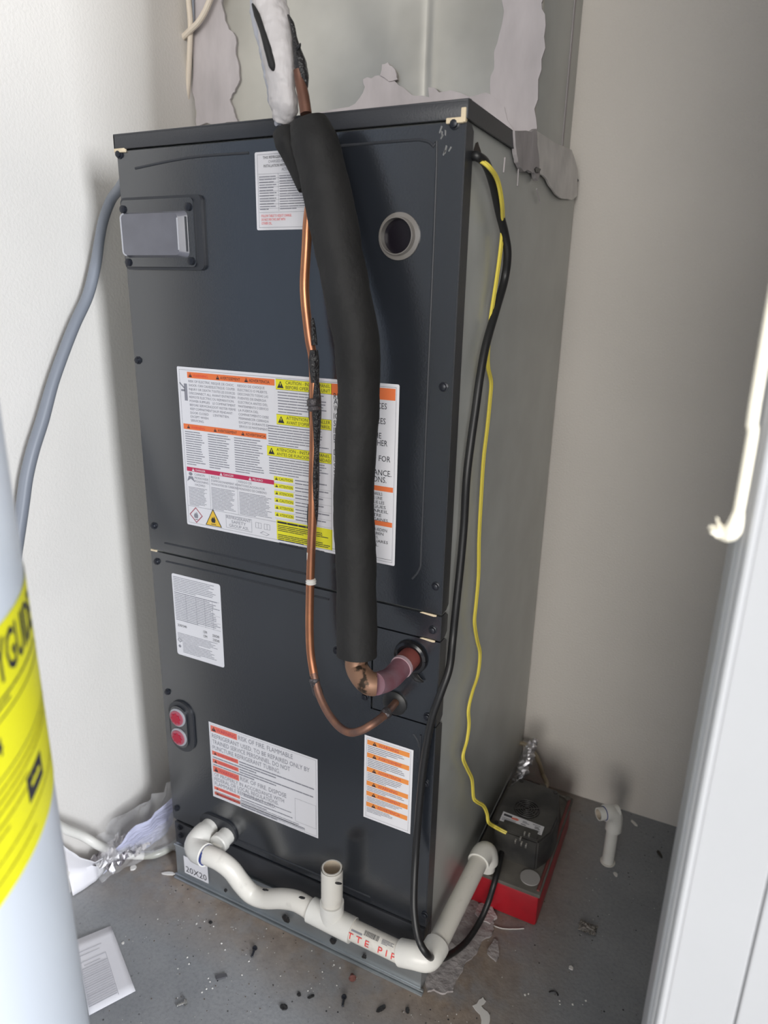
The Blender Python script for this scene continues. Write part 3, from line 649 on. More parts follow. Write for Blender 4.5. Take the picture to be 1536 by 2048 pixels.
# lower left refrigerant label
pr = Print(front()); U0, U1, V0, V1 = -0.4290, -0.2025, 0.2330, 0.3930
pr.rect(U0, U1, V0, V1, M_PAPER, 1); pr.frame(U0+0.003, U1-0.003, V0+0.003, V1-0.003, 0.0004, M_GREYI)
bx1 = U0+0.062
def rbar(z, h, s_=None):
    pr.rect(U0+0.004, bx1, z-h, z, M_REDO, 2)
    if s_: pr.warn(U0+0.011, z-h/2, h*0.7, M_INK, M_REDO); pr.text(s_, U0+0.017, z-h*0.78, h*0.55, M_CRIM, maxw=0.042, lay=3)
z = V1-0.006
rbar(z, 0.0125, 'WARNING'); pr.text('RISK OF FIRE. FLAMMABLE', bx1+0.003, z-0.0105, 0.0092, M_GREYI, width=0.113)
for i, (s_, ww) in enumerate((('REFRIGERANT USED. TO BE REPAIRED ONLY BY', 0.205), ('TRAINED SERVICE PERSONNEL. DO NOT', 0.166), ('PUNCTURE REFRIGERANT TUBING.', 0.145))): pr.text(s_, U0+0.006, z-0.0250-i*0.0122, 0.0088, M_GREYI, width=ww)
rbar(z-0.053, 0.0085, 'AVERTISSEMENT'); rbar(z-0.070, 0.0085, 'ADVERTENCIA')
pr.para(bx1+0.002, U1-0.006, z-0.0640, z-0.0530, 2, M_GREYI, 0.45); pr.para(U0+0.005, U1-0.030, z-0.0690, z-0.0640, 1, M_GREYI, 0.5)
pr.para(bx1+0.002, U1-0.006, z-0.0800, z-0.0695, 2, M_GREYI, 0.45); pr.para(U0+0.005, U1-0.040, z-0.0850, z-0.0800, 1, M_GREYI, 0.5)
z2 = z-0.086
rbar(z2+0.0005, 0.0125, 'WARNING'); pr.text('RISK OF FIRE. DISPOSE', bx1+0.003, z2-0.0090, 0.0088, M_GREYI, width=0.098)
for i, (s_, ww) in enumerate((('OF PROPERLY IN ACCORDANCE WITH', 0.152), ('FEDERAL OR LOCAL REGULATIONS.', 0.140), ('FLAMMABLE REFRIGERANT USED.', 0.134))): pr.text(s_, U0+0.006, z2-0.0210-i*0.0098, 0.0078, M_GREYI, width=ww)
rbar(z2-0.0440, 0.0065, 'AVERTISSEMENT'); rbar(z2-0.0560, 0.0065, 'ADVERTENCIA')
pr.para(bx1+0.002, U1-0.050, z2-0.0540, z2-0.0440, 2, M_GREYI, 0.42); pr.para(bx1+0.002, U1-0.006, z2-0.0660, z2-0.0560, 2, M_GREYI, 0.42); 
pr.frame(U1-0.046, U1-0.004, V0+0.018, V0+0.066, 0.0004, M_GREYI); pr.para(U0+0.070, U1-0.050, V0+0.026, V0+0.034, 2, M_GREYI, 0.4); pr.para(U0+0.006, U1-0.005, V0+0.005, V0+0.0150, 3, M_GREYI, 0.42, last=0.9)
o = pr.build('refrigerant_label', LP); o['label'] = 'wide white label with red bars and large capital text'

# lower right orange barred label
pr = Print(front()); U0, U1, V0, V1 = -0.1160, -0.0325, 0.3140, 0.4695
pr.rect(U0, U1, V0, V1, M_PAPER, 1); pr.frame(U0+0.004, U1-0.004, V0+0.004, V1-0.004, 0.0004, M_GREYI)
for i, s_ in enumerate(('WARNING', 'AVERTISSEMENT', 'ADVERTENCIA', 'WARNING', 'AVERTISSEMENT', 'ADVERTENCIA')):
    z = V1-0.007-(0, 0.0235, 0.050, 0.076, 0.0955, 0.1165)[i]
    pr.rect(U0+0.005, U1-0.006, z-0.0085, z, M_ORANGE2, 2); pr.warn(U0+0.018, z-0.0042, 0.007, M_INK, M_ORANGE2); pr.text(s_, U0+0.025, z-0.0066, 0.0050, M_CRIM, maxw=0.040)
    nx = (0.0235, 0.050, 0.076, 0.0955, 0.1165, 0.137)[i]; n_ = (4, 5, 5, 3, 4, 4)[i]
    pr.para(U0+0.006, U1-(0.012 if i < 5 else 0.026), V1-0.007-nx+0.001, z-0.0095, n_, M_GREYI, 0.40)
o = pr.build('caution_label', LP); o['label'] = 'tall white label with six orange bars'

# ------------------------------------------------------------------ supply plenum above
PL = thing('supply_plenum', (-0.35, 0.48, 1.336), 'shiny galvanized sheet metal plenum rising above the air handler, smeared with grey mastic', 'duct')
b = MB(); sec = [(-0.688, 0.355), (-0.222, 0.355), (-0.212, 0.3575), (-0.203, 0.3585), (-0.194, 0.3575), (-0.186, 0.355), (-0.022, 0.355), (-0.022, 0.3625), (-0.688, 0.3625)]
b.slab([(x, y, 1.3365) for x, y in sec], (0, 0, 0.86), M_GALVF)
b.build('front_sheet', PL)
b = MB(); b.box(-0.029, -0.022, 0.3625, 0.6115, 1.3365, 2.20, M_GALV, 0.001); b.box(-0.0225, -0.0205, 0.545, 0.556, 1.3365, 2.20, M_MASTIC, 0.0005); b.build('side_sheet', PL)
def mastic(pts, d, jit=0.006, sub=2, th=0.004, name='mastic_smear', m=M_MASTIC, parent=PL):
    b = MB(); b.slab(pts, tuple(Vector(d)*th), m, jit, sub); return b.build(name, parent, ang=60)
mastic([(-0.6754,0.3545,1.6480),(-0.6607,0.3545,1.9736),(-0.6390,0.3545,2.1666),(-0.5845,0.3545,2.1506),(-0.5958,0.3545,2.0342),(-0.5893,0.3545,1.9048),(-0.6103,0.3545,1.7717),(-0.6096,0.3545,1.6390),(-0.6052,0.3545,1.6001),(-0.5888,0.3545,1.5709),(-0.5840,0.3545,1.5350),(-0.5770,0.3545,1.4944),(-0.5894,0.3545,1.4753),(-0.6015,0.3545,1.4640),(-0.5934,0.3545,1.4427),(-0.5851,0.3545,1.4262),(-0.6829,0.3545,1.4248),(-0.6843,0.3545,1.4710),(-0.6828,0.3545,1.5374)], (0, -1, 0))
mastic([(-0.0852,0.3545,1.5672),(-0.0830,0.3545,1.6783),(-0.0990,0.3545,1.8089),(-0.0943,0.3545,1.9568),(-0.0356,0.3545,1.9407),(-0.0256,0.3545,1.7816),(-0.0233,0.3545,1.6678),(-0.0198,0.3545,1.5582),(-0.0168,0.3545,1.5263),(-0.0168,0.3545,1.4680),(-0.0174,0.3545,1.4146),(-0.0176,0.3545,1.3630),(-0.0758,0.3545,1.3761),(-0.0932,0.3545,1.4238),(-0.0902,0.3545,1.4621),(-0.0856,0.3545,1.5086)], (0, -1, 0))
mastic([(-0.5813,0.3525,1.4239),(-0.5359,0.3525,1.4239),(-0.4916,0.3525,1.4287),(-0.4072,0.3525,1.4269),(-0.3469,0.3525,1.4306),(-0.3256,0.3525,1.4432),(-0.3162,0.3525,1.4581),(-0.3202,0.3525,1.4697),(-0.3040,0.3525,1.4696),(-0.2900,0.3525,1.4727),(-0.2758,0.3525,1.4655),(-0.2525,0.3525,1.4546),(-0.2339,0.3525,1.4427),(-0.2229,0.3525,1.4366),(-0.1977,0.3525,1.4323),(-0.2001,0.3525,1.4469),(-0.1804,0.3525,1.4380),(-0.1415,0.3525,1.4332),(-0.1119,0.3525,1.4292),(-0.0902,0.3525,1.4259),(-0.0694,0.3525,1.4082),(-0.0506,0.3525,1.3740),(-0.1067,0.3525,1.3504),(-0.4498,0.3525,1.3707),(-0.5836,0.3525,1.3786)], (0, -1, 0), sub=1)
mastic([(-0.2868,0.3500,1.4718),(-0.2835,0.3500,1.4874),(-0.2725,0.3500,1.4892),(-0.2649,0.3500,1.4826),(-0.2564,0.3500,1.4703),(-0.2543,0.3500,1.4628),(-0.2699,0.3500,1.4614)], (0, -1, 0), 0.002, 1)
mastic([(-0.60, 0.21, 1.3365), (-0.45, 0.24, 1.3365), (-0.25, 0.20, 1.3365), (-0.10, 0.17, 1.3365), (-0.005, 0.16, 1.3365), (-0.003, 0.35, 1.3365), (-0.5, 0.353, 1.3365)], (0, 0, 1), 0.02, 2, 0.004)
mastic([(0.0005,0.1648,1.3353),(0.0005,0.2672,1.3570),(0.0005,0.2864,1.3330),(0.0005,0.3072,1.3058),(0.0005,0.2997,1.2930),(0.0005,0.2741,1.3010),(0.0005,0.2418,1.2996),(0.0005,0.2117,1.2965),(0.0005,0.1905,1.3015),(0.0005,0.1773,1.3147)], (1, 0, 0), 0.003, 2, 0.006)
mastic([(0.0005,0.2672,1.3570),(0.0005,0.5169,1.3716),(0.0005,0.5791,1.3491),(0.0005,0.5956,1.3074),(0.0005,0.5531,1.2956),(0.0005,0.4940,1.2905),(0.0005,0.4301,1.2908),(0.0005,0.3822,1.2983),(0.0005,0.3437,1.3061),(0.0005,0.3027,1.3017)], (1, 0, 0), 0.003, 1, 0.003, m=mat('smoothed_grey_mastic', (0.80, 0.77, 0.75), 0.7, var=0.1, vscale=20, bump=0.0008, bscale=40))
for u in ([(0.0010,0.1470,1.3007),(0.0010,0.1449,1.2824)], [(0.0010,0.2119,1.2984),(0.0010,0.2135,1.2750)], [(0.0010,0.3157,1.2840),(0.0010,0.3430,1.2673)]):
    b = MB(); b.tube([u[0], u[1]], 0.0011, M_MASTIC, seg=6); b.build('mastic_drip', PL)
mastic([(0.0065,0.2727,1.3052),(0.0065,0.2828,1.3094),(0.0065,0.3061,1.3101),(0.0065,0.2966,1.3033),(0.0065,0.2796,1.3015)], (1, 0, 0), 0.001, 1, 0.0015, 'hole_shade_patch', M_CHAR)  # raised black patch painting the shade of a hole in the mastic

# ------------------------------------------------------------------ suction line in black foam
SL = thing('suction_line', (-0.15, -0.07, 0.65), 'thick black foam insulated suction line running down the front of the charcoal air handler', 'pipe')
sl = [[(-0.1777,-0.0520,1.3164),(-0.1717,-0.0520,1.2997),(-0.1631,-0.0540,1.2803),(-0.1460,-0.0600,1.2304),(-0.1289,-0.0660,1.1746),(-0.1116,-0.0720,1.1182),(-0.0986,-0.0750,1.0666),(-0.0952,-0.0750,1.0069),(-0.0985,-0.0740,0.9374),(-0.1015,-0.0740,0.8712),(-0.0957,-0.0780,0.8046),(-0.0897,-0.0850,0.7371),(-0.0827,-0.0950,0.6618)]][0]
b = MB(); b.tube(sl, [0.0215, 0.0265, 0.0285, 0.029, 0.029, 0.028, 0.0275, 0.0265, 0.0265, 0.0265, 0.0268, 0.0268, 0.0272], M_FOAM, seg=36, n=14); b.crinkle(0.0016, 30); b.crinkle(0.0006, 110)
sleeve = b.build('foam_sleeve', SL); 
b = MB(); b.tube([(-0.2239,-0.0400,1.3124),(-0.2155,-0.0400,1.2993),(-0.2037,-0.0400,1.2739),(-0.1916,-0.0440,1.2450)], [0.012, 0.016, 0.012, 0.006], M_FOAM, seg=14); o = b.build('sleeve_flap', SL)
b = MB(); p = sl[-1]; st_ = (-0.042, -0.012, 0.626)
e0 = Vector((-0.042, -0.098, 0.622)); top = Vector(sl[-2])
ep = [(sl[-1][0]-0.002, sl[-1][1], sl[-1][2]+0.05), [(-0.0825,-0.0980,0.6543)][0], [(-0.0710,-0.1050,0.6399)][0], [(-0.0573,-0.1080,0.6333)][0], [(-0.0489,-0.1040,0.6321)][0]]
b.tube(ep, [0.0155, 0.0155, 0.0158, 0.0160, 0.0155], M_ELBOW, seg=20, n=6)
o = b.build('copper_elbow', SL); o['label'] = 'flaking bare copper elbow below the sleeve'
b = MB(); b.tube([[(-0.0494,-0.1045,0.6322)][0], (-0.0445, -0.070, 0.6235), (-0.042, -0.035, 0.626)], 0.0152, M_PURPLE, seg=20, n=5)
b.tube([(-0.0420, -0.036, 0.6258), (-0.042, -0.004, 0.626)], 0.0160, mat('red_brown_stub', (0.25, 0.07, 0.06), 0.5, var=0.2, vscale=50), seg=20)
b.tube([(-0.0425, -0.040, 0.6256), (-0.042, -0.034, 0.626)], 0.0166, mat('pale_purple_ring', (0.50, 0.36, 0.40), 0.5), seg=20)
o = b.build('pipe_stub', SL); o['label'] = 'purple stained stub entering the grommet'

# white wrapped bundle above the sleeve
WB = thing('wrapped_line_set', (-0.26, -0.03, 1.38), 'line set bundle in loose white wrapping with a black slit, above the foam sleeve', 'pipe')
wb = [(-0.3141,0.0500,1.9175),(-0.3036,0.0300,1.7747),(-0.3006,0.0200,1.6447),(-0.2786,0.0000,1.5593),(-0.2594,-0.0150,1.4961),(-0.2486,-0.0240,1.4564),(-0.2361,-0.0320,1.4270),(-0.2251,-0.0400,1.3954),(-0.2210,-0.0420,1.3661),(-0.2181,-0.0400,1.3399),(-0.2241,-0.0360,1.3229)]
b = MB(); b.tube(wb, [0.022, 0.022, 0.022, 0.022, 0.022, 0.021, 0.0205, 0.0205, 0.0175, 0.0160, 0.0110], M_WRAP, seg=40, n=16); b.crinkle(0.0034, 42); b.crinkle(0.0013, 170)
WT = b.build('white_wrap', WB)
b = MB(); b.tube([(-0.2726,-0.0200,1.4913),(-0.2599,-0.0300,1.4458),(-0.2446,-0.0400,1.4104),(-0.2350,-0.0440,1.3773),(-0.2295,-0.0420,1.3458),(-0.2286,-0.0360,1.3211)], [0.0085, 0.0095, 0.0095, 0.0095, 0.009, 0.006], M_WRAPD, seg=24, n=14); b.crinkle(0.0035, 60); b.crinkle(0.0015, 170); b.build('wrap_fold', WB)
b = MB(); b.tube([(-0.2557,-0.0475,1.4459),(-0.2455,-0.0535,1.4318),(-0.2352,-0.0580,1.4133),(-0.2267,-0.0610,1.3950),(-0.2207,-0.0615,1.3766),(-0.2191,-0.0600,1.3708)], [0.0012, 0.0036, 0.0034, 0.0044, 0.0042, 0.001], M_FOAM, seg=10, n=5)
b.tube([(-0.2191,-0.0590,1.3695),(-0.2167,-0.0560,1.3572),(-0.2148,-0.0530,1.3463)], [0.001, 0.0016, 0.0024], M_CHAR, seg=8, n=4)
b.build('slit', WB)
b = MB(); b.tube([(-0.2142,-0.0360,1.4332),(-0.2063,-0.0400,1.4221),(-0.2018,-0.0420,1.4075),(-0.1974,-0.0440,1.3939),(-0.1922,-0.0460,1.3802),(-0.1877,-0.0460,1.3645),(-0.1844,-0.0460,1.3524)], [0.001, 0.0028, 0.003, 0.005, 0.0075, 0.0065, 0.002], M_CHAR, seg=10, n=5)
b.tube([(-0.1948,-0.0480,1.3935),(-0.1900,-0.0500,1.3955),(-0.1886,-0.0500,1.3983)], [0.003, 0.002, 0.0005], M_CHAR, seg=6, n=3); b.build('black_foam_edge', WB)

# ------------------------------------------------------------------ bare copper liquid line
LL = thing('liquid_line', (-0.16, -0.05, 0.6), 'thin bare copper liquid line with tarry black joints, left of the black foam sleeve', 'pipe')
b = MB(); b.tube([(-0.1931,-0.0480,1.3722),(-0.1906,-0.0480,1.3592),(-0.1854,-0.0500,1.3429),(-0.1810,-0.0520,1.3250)], [0.0062, 0.0066, 0.007, 0.007], M_COPPERO, seg=16, n=4); o = b.build('upper_stub', LL); o['label'] = 'brown oxidised end between white wrap and sleeve'
ll = [(-0.1874,-0.0300,1.2465),(-0.1912,-0.0340,1.2119),(-0.1925,-0.0360,1.1826),(-0.1961,-0.0360,1.1408),(-0.1957,-0.0360,1.1163),(-0.1931,-0.0360,1.0915),(-0.1896,-0.0360,1.0664),(-0.1845,-0.0360,1.0410),(-0.1834,-0.0360,0.9953),(-0.1841,-0.0360,0.9342),(-0.1863,-0.0360,0.8776),(-0.1865,-0.0380,0.8197),(-0.1884,-0.0400,0.7673),(-0.1895,-0.0420,0.7134),(-0.1892,-0.0450,0.6586),(-0.1861,-0.0480,0.6155),(-0.1779,-0.0520,0.5820)]
b = MB(); b.tube(ll, 0.0062, M_COPPER, seg=16, n=6); b.build('copper_tube', LL)
b = MB(); b.tube([(-0.1787,-0.0520,0.5860),(-0.1704,-0.0560,0.5652),(-0.1582,-0.0620,0.5484),(-0.1398,-0.0700,0.5341),(-0.1184,-0.0780,0.5264),(-0.0986,-0.0840,0.5283),(-0.0809,-0.0840,0.5374),(-0.0683,-0.0780,0.5468),(-0.0606,-0.0620,0.5511),(-0.0587,-0.0450,0.5516),(-0.0614,-0.0120,0.5477)], [0.0058]*9+[0.0056, 0.0056], M_COPPERD, seg=16, n=6)
o = b.build('lower_bend', LL); o['label'] = 'heat darkened bend into the cabinet'
def lump(path, r, m, name):
    b = MB(); P = path; n = 9
    pts = []; rs = []
    for i in range(n):
        t = i/(n-1); p = Vector(P[0]).lerp(Vector(P[-1]), t); pts.append(p); rs.append(r*(0.82+0.30*random.random()))
    rs[0] = rs[-1] = r*0.75
    b.tube(pts, rs, m, seg=12, n=3); return b.build(name, LL, ang=50)
lump([(-0.1776,-0.0540,0.5790),(-0.1683,-0.0540,0.5502)], 0.0078, M_SOLDER, 'coupling')
lump([(-0.1826,-0.0400,0.9918),(-0.1804,-0.0400,0.9747)], 0.0088, M_SOLDER, 'coupling')
lump([(-0.0625,-0.0500,0.5467),(-0.0548,-0.0500,0.5574)], 0.0075, M_SOLDER, 'coupling')
# tarry runs down the right flank
for (pts, rr) in (([(-0.1845,-0.0375,1.0943),(-0.1831,-0.0375,1.0825),(-0.1811,-0.0375,1.0605)], [0.002, 0.0035, 0.004]), ([(-0.1810,-0.0390,1.0543),(-0.1811,-0.0390,1.0415),(-0.1805,-0.0390,1.0254),(-0.1799,-0.0390,1.0124)], [0.005, 0.0068, 0.0066, 0.005]), ([(-0.1799,-0.0365,1.0121),(-0.1793,-0.0365,0.9890),(-0.1795,-0.0365,0.9689),(-0.1807,-0.0365,0.9208),(-0.1819,-0.0365,0.8783),(-0.1833,-0.0365,0.8273),(-0.1844,-0.0365,0.7972)], [0.005, 0.006, 0.0065, 0.0050, 0.0052, 0.0045, 0.001]), ([(-0.1888,-0.0360,1.0081),(-0.1893,-0.0360,0.9679),(-0.1895,-0.0360,0.9474)], [0.002, 0.003, 0.001]), ([(-0.1932,-0.0375,0.8422),(-0.1935,-0.0375,0.8222),(-0.1937,-0.0375,0.8035)], [0.001, 0.0026, 0.001])):
    b = MB(); b.tube(pts, [q*random.uniform(0.9, 1.1) for q in rr], M_CHAR, seg=10, n=8); b.build('tar_run', LL)
lump([(-0.1876,-0.0420,0.7318),(-0.1877,-0.0420,0.7232)], 0.0072, mat('white_tape_scrap', (0.82, 0.80, 0.76), 0.7), 'white_tape')
b = MB(); b.tube([(-0.1909,-0.0440,0.7720),(-0.1910,-0.0440,0.7605)], 0.0018, mat('white_tape_scrap', (0.8, 0.8, 0.8)), seg=8); b.build('white_tape', LL)

# ------------------------------------------------------------------ condensate drain in white pvc
YP = -0.047; RP = 0.0165
DR = thing('condensate_drain', (-0.2, YP, 0.10), 'white plastic condensate drain with trap, open riser and red lettering along the unit foot', 'pipe')
d_ = [(-0.7459,0.0000,1.5298)]
cA = Vector((-0.4375, 0, 0.1625))
eL = [(-0.4437,-0.0470,0.1452)][0]
b = MB(); b.tube([(-0.4375, -0.006, 0.1625), (-0.4375, -0.030, 0.1625)], 0.0178, M_PVC, seg=20); b.tube([(-0.4375, -0.022, 0.1625), (-0.4375, -0.028, 0.1625)], 0.0200, M_PVC, seg=14); b.build('adapter', DR)
b = MB(); b.tube([(-0.4375, -0.024, 0.1625)] + [(-0.4358,-0.0380,0.1650),(-0.4359,-0.0520,0.1595),(-0.4216,-0.0620,0.1584),(-0.3996,-0.0660,0.1625)], 0.0200, M_PVC, seg=20, n=5); b.build('elbow', DR)
b = MB(); b.tube([(-0.4019,-0.0660,0.1626),(-0.3974,-0.0660,0.1624)], 0.0176, M_PRIMER, seg=20); b.build('primer_ring', DR)
tr = [(-0.4064,-0.0660,0.1628),(-0.3882,-0.0660,0.1642),(-0.3678,-0.0640,0.1606),(-0.3486,-0.0600,0.1471),(-0.3321,-0.0560,0.1233),(-0.3147,-0.0500,0.1014),(-0.2877,-0.0470,0.1004),(-0.2501,-0.0470,0.1187),(-0.2190,-0.0470,0.1273),(-0.1889,-0.0470,0.1225)]
b = MB(); b.tube(tr, RP, M_PVCD, seg=20, n=6); o = b.build('trap_pipe', DR); o['label'] = 'scuffed cream trap pipe'
b = MB(); pm = [(-0.3308,-0.0665,0.1389)]
t1, t2, t3 = [(-0.1919,-0.0470,0.1232),(-0.1505,-0.0470,0.1202),(-0.1103,-0.0470,0.1194)]
b = MB(); b.tube([t1, t3], 0.0205, M_PVC, seg=22, smoothp=False); b.tube([t2, (t2[0], t2[1], t2[2]+0.040)], 0.0200, M_PVC, seg=22, smoothp=False); b.build('tee', DR)
rt = [(-0.1475,-0.0470,0.2318)][0]
b = MB(); b.tube([(t2[0], t2[1], t2[2]+0.02), (t2[0], t2[1], rt[2])], 0.0165, M_PVCD, seg=24, smoothp=False, hollow=0.86, hm=M_PVCI)
b.tube([(t2[0], t2[1], t2[2]+0.050), (t2[0], t2[1], rt[2]-0.0015)], 0.0180, M_PVCD, seg=24, smoothp=False, cap=False)
o = b.build('open_riser', DR); o['label'] = 'open topped vertical riser'
c1_, c2_ = [(-0.0227,-0.0470,0.1194),(0.0120,-0.0470,0.1258)]
p1, p2 = [(-0.1160,-0.0470,0.1207),(-0.0191,-0.0470,0.1182)]
b = MB(); b.tube([p1, p2], RP, M_PVCD, seg=24, smoothp=False); PIPE = b.build('straight_pipe', DR)
ax = (Vector(p2)-Vector(p1)).normalized(); A0 = Vector(p1); outv = Vector((0, -1, 0)); outv = (outv-ax*outv.dot(ax)).normalized(); upv = ax.cross(outv)*-1
if upv.z < 0: upv = -upv
def pf(s, t, h):
    a = t/RP; return tuple(A0+ax*s+(outv*math.cos(a)+upv*math.sin(a))*(RP+0.0003+h))
pr = Print(pf, curved=0.003); LW = (Vector(p2)-Vector(p1)).length
pr.text('T T E   P I P', 0.004, 0.0005, 0.0098, M_REDT, width=LW-0.010, bold=False, lay=5)
for i in range(22): pr.rect(0.030+i*0.0012, 0.030+i*0.0012+random.choice((0.0004, 0.0008)), 0.0150, 0.0225, M_INK, 2)
pr.para(0.062, 0.084, 0.0145, 0.022, 4, M_GREYI, 0.4); pr.rect(0.008, 0.028, 0.013, 0.0155, M_GREYI, 2)
pr.build('pipe_printing', PIPE)
xs = 0.034
qe = Vector((0.030, 0.205, 0.118)); b = MB()
cE = Vector(c2_)
b.tube([c1_, cE-ax*0.012, cE+Vector((0.008, 0.006, 0)), cE+Vector((0.0125, 0.022, 0.0)), cE+Vector((0.0135, 0.034, 0))], 0.0205, M_PVC, seg=22, n=6); b.build('elbow', DR)
side0 = cE+Vector((0.013, 0.024, 0.0)); side1 = [(0.0340,0.1807,0.1429)][0]
b = MB(); b.tube([side0, side1], RP, M_PVCD, seg=22, smoothp=False); b.build('side_pipe', DR)
s1 = Vector(side1); dd = (s1-side0).normalized()
b = MB(); b.tube([s1-dd*0.016, s1+dd*0.004, s1+dd*0.014+Vector((0.003, 0, -0.004)), s1+dd*0.019+Vector((0.005, 0, -0.014)), s1+dd*0.020+Vector((0.006, 0, -0.028))], 0.0200, M_PVC, seg=20, n=5); b.build('elbow', DR)
b = MB(); b.tube([s1+dd*0.020+Vector((0.006, 0, -0.02)), s1+dd*0.020+Vector((0.006, 0, -0.045))], 0.0150, M_PVC, seg=16); b.build('tail_pipe', DR)

for par, (px_, py_, pz_), nm in ((PIPE, [(-0.1284,-0.0655,0.2247)][0], 'tar_fleck'), (PIPE, [(-0.1988,-0.0650,0.1606)][0], 'tar_fleck'), (PIPE, [(-0.2740,-0.0640,0.1405)][0], 'tar_fleck')):
    b = MB(); b.slab([(px_-0.006, py_, pz_-0.001), (px_-0.001, py_, pz_-0.0015), (px_+0.006, py_, pz_+0.0015), (px_+0.001, py_, pz_+0.002)], (0, 0.003, 0), M_CHAR, 0.001, 1); b.build(nm, DR)
# ------------------------------------------------------------------ condensate pump
PU = thing('condensate_pump', (0.075, 0.35, 0), 'red tank condensate pump with a dusty black motor housing, beside the air handler', 'pump')
b = MB(); b.box(0.003, 0.1400, 0.209, 0.497, 0.0, 0.070, M_RED, 0.006)
b.build('reservoir', PU)
b = MB(); b.box(0.001, 0.1420, 0.207, 0.499, 0.0695, 0.0780, M_DUST, 0.002)
b.tube([(0.136, 0.215, 0.079), (0.136, 0.49, 0.079)], 0.003, M_REDD, seg=8); b.tube([(0.137, 0.492, 0.0795), (0.01, 0.492, 0.0795)], 0.0025, M_DUST, seg=8)
b.lathe([(0.006, 0), (0.006, 0.004), (0.004, 0.005)], (0.132, 0.488, 0.079), (0, 0, 1), M_DUST, 12)
o = b.build('reservoir_lid', PU); o['label'] = 'dust covered lid of the red tank'
b = MB(); b.lathe([(0.0185, 0), (0.0185, 0.002)], (0.1150, 0.2385, 0.078), (0, 0, 1), M_GREYP, 28); o = b.build('cap_disc', PU); o['label'] = 'round pale grey cap in the lid'
# motor housing: octagonal, wide at the back
hz0, hz1 = 0.078, 0.150
bot = [(0.036, 0.262), (0.119, 0.262), (0.138, 0.300), (0.140, 0.345), (0.130, 0.430), (0.050, 0.432), (0.030, 0.390), (0.028, 0.300)]
top_ = [(0.036, 0.253), (0.120, 0.253), (0.137, 0.292), (0.139, 0.338), (0.122, 0.416), (0.038, 0.419), (0.025, 0.372), (0.026, 0.280)]
b = MB(); bm = bmesh.new()
vb = [bm.verts.new((x, y, hz0)) for x, y in bot]; vt = [bm.verts.new((x, y, hz1)) for x, y in top_]
bm.faces.new(vb[::-1]); ft = bm.faces.new(vt); n = 8
for i in range(n): bm.faces.new((vb[i], vb[(i+1) % n], vt[(i+1) % n], vt[i]))
bmesh.ops.bevel(bm, geom=[e for e in bm.edges if e.verts[0].co.z > 0.1 or e.verts[1].co.z > 0.1], offset=0.003, segments=2, affect='EDGES')
b.bm(bm, M_PUMP)
b.box(0.045, 0.115, 0.258, 0.284, hz1-0.004, hz1+0.001, M_PUMP, 0.002)
MH = b.build('motor_housing', PU)
fc = Vector((0.0775, 0.332, hz1))
b = MB(); b.lathe([(0.0255, 0), (0.0255, 0.0004)], fc, (0, 0, 1), M_HOLESHADE, 32)  # flat dark disc paints the shade behind the grille bars
for r in (0.0245, 0.0195, 0.0145, 0.0095, 0.005): b.tube([(fc.x+r*math.cos(a), fc.y+r*math.sin(a), fc.z+0.0016) for a in [k*PI/14 for k in range(29)]], 0.0009, M_PUMP, seg=6, smoothp=False)
for k in range(6):
    a = k*PI/3; b.tube([(fc.x+0.003*math.cos(a), fc.y+0.003*math.sin(a), fc.z+0.0016), (fc.x+0.0245*math.cos(a+0.5), fc.y+0.0245*math.sin(a+0.5), fc.z+0.0016)], 0.0009, M_PUMP, seg=6, smoothp=False)
b.build('fan_grille', MH)
for q in ((0.045, 0.409), (0.117, 0.407), (0.034, 0.268), (0.113, 0.266)):
    b = MB(); b.lathe([(0.0048, 0), (0.0048, 0.0006)], (q[0], q[1], hz1), (0, 0, 1), M_HOLESHADE, 12); b.build('screw_recess_shade', MH)  # flat dark discs paint the shade of sunken screw wells
la, lb_, lc, ld = [Vector(q) for q in [(0.0382,0.2754,0.1515),(0.1212,0.2744,0.1515),(0.1208,0.2991,0.1515),(0.0378,0.3031,0.1515)]]
def plf(s, t, h): 
    p = la.lerp(lb_, s).lerp(ld.lerp(lc, s), t); return (p.x, p.y, 0.1506+h)
pr = Print(plf); pr.rect(0, 1, 0, 1, M_PAPER, 1)
pr.rect(0.04, 0.24, 0.62, 0.84, M_INK, 2); pr.poly([(0.24, 0.55), (0.38, 0.55), (0.42, 0.68), (0.36, 0.80), (0.24, 0.72)], M_REDO, 2)
for z0_ in (0.40, 0.28, 0.16): pr.rect(0.03, 0.36 if z0_ > 0.2 else 0.28, z0_, z0_+0.05, M_GREYI, 2)
for (xa, xb, z0_, mm) in ((0.50, 0.60, 0.72, M_GREYI), (0.50, 0.66, 0.60, M_GREYI), (0.48, 0.60, 0.38, M_INK), (0.48, 0.64, 0.20, M_REDT), (0.74, 0.92, 0.78, M_GREYI), (0.80, 0.90, 0.60, M_INK), (0.80, 0.92, 0.46, M_INK), (0.78, 0.94, 0.28, M_GREYI), (0.72, 0.96, 0.10, M_GREYI)): pr.rect(xa, xb, z0_, z0_+0.07, mm, 2)
pr.build('pump_label', MH)
for q in [(0.0819,0.2348,0.1520),(0.0885,0.2453,0.1520),(0.0918,0.2613,0.1520),(0.1004,0.2615,0.1520),(0.0936,0.2339,0.1520),(0.1024,0.2330,0.1520)]:
    b = MB(); b.box(q[0]-0.0016, q[0]+0.0016, q[1]-0.003, q[1]+0.003, hz1-0.001, hz1+0.006, M_STEEL, 0.0004); b.build('spade_terminal', MH)
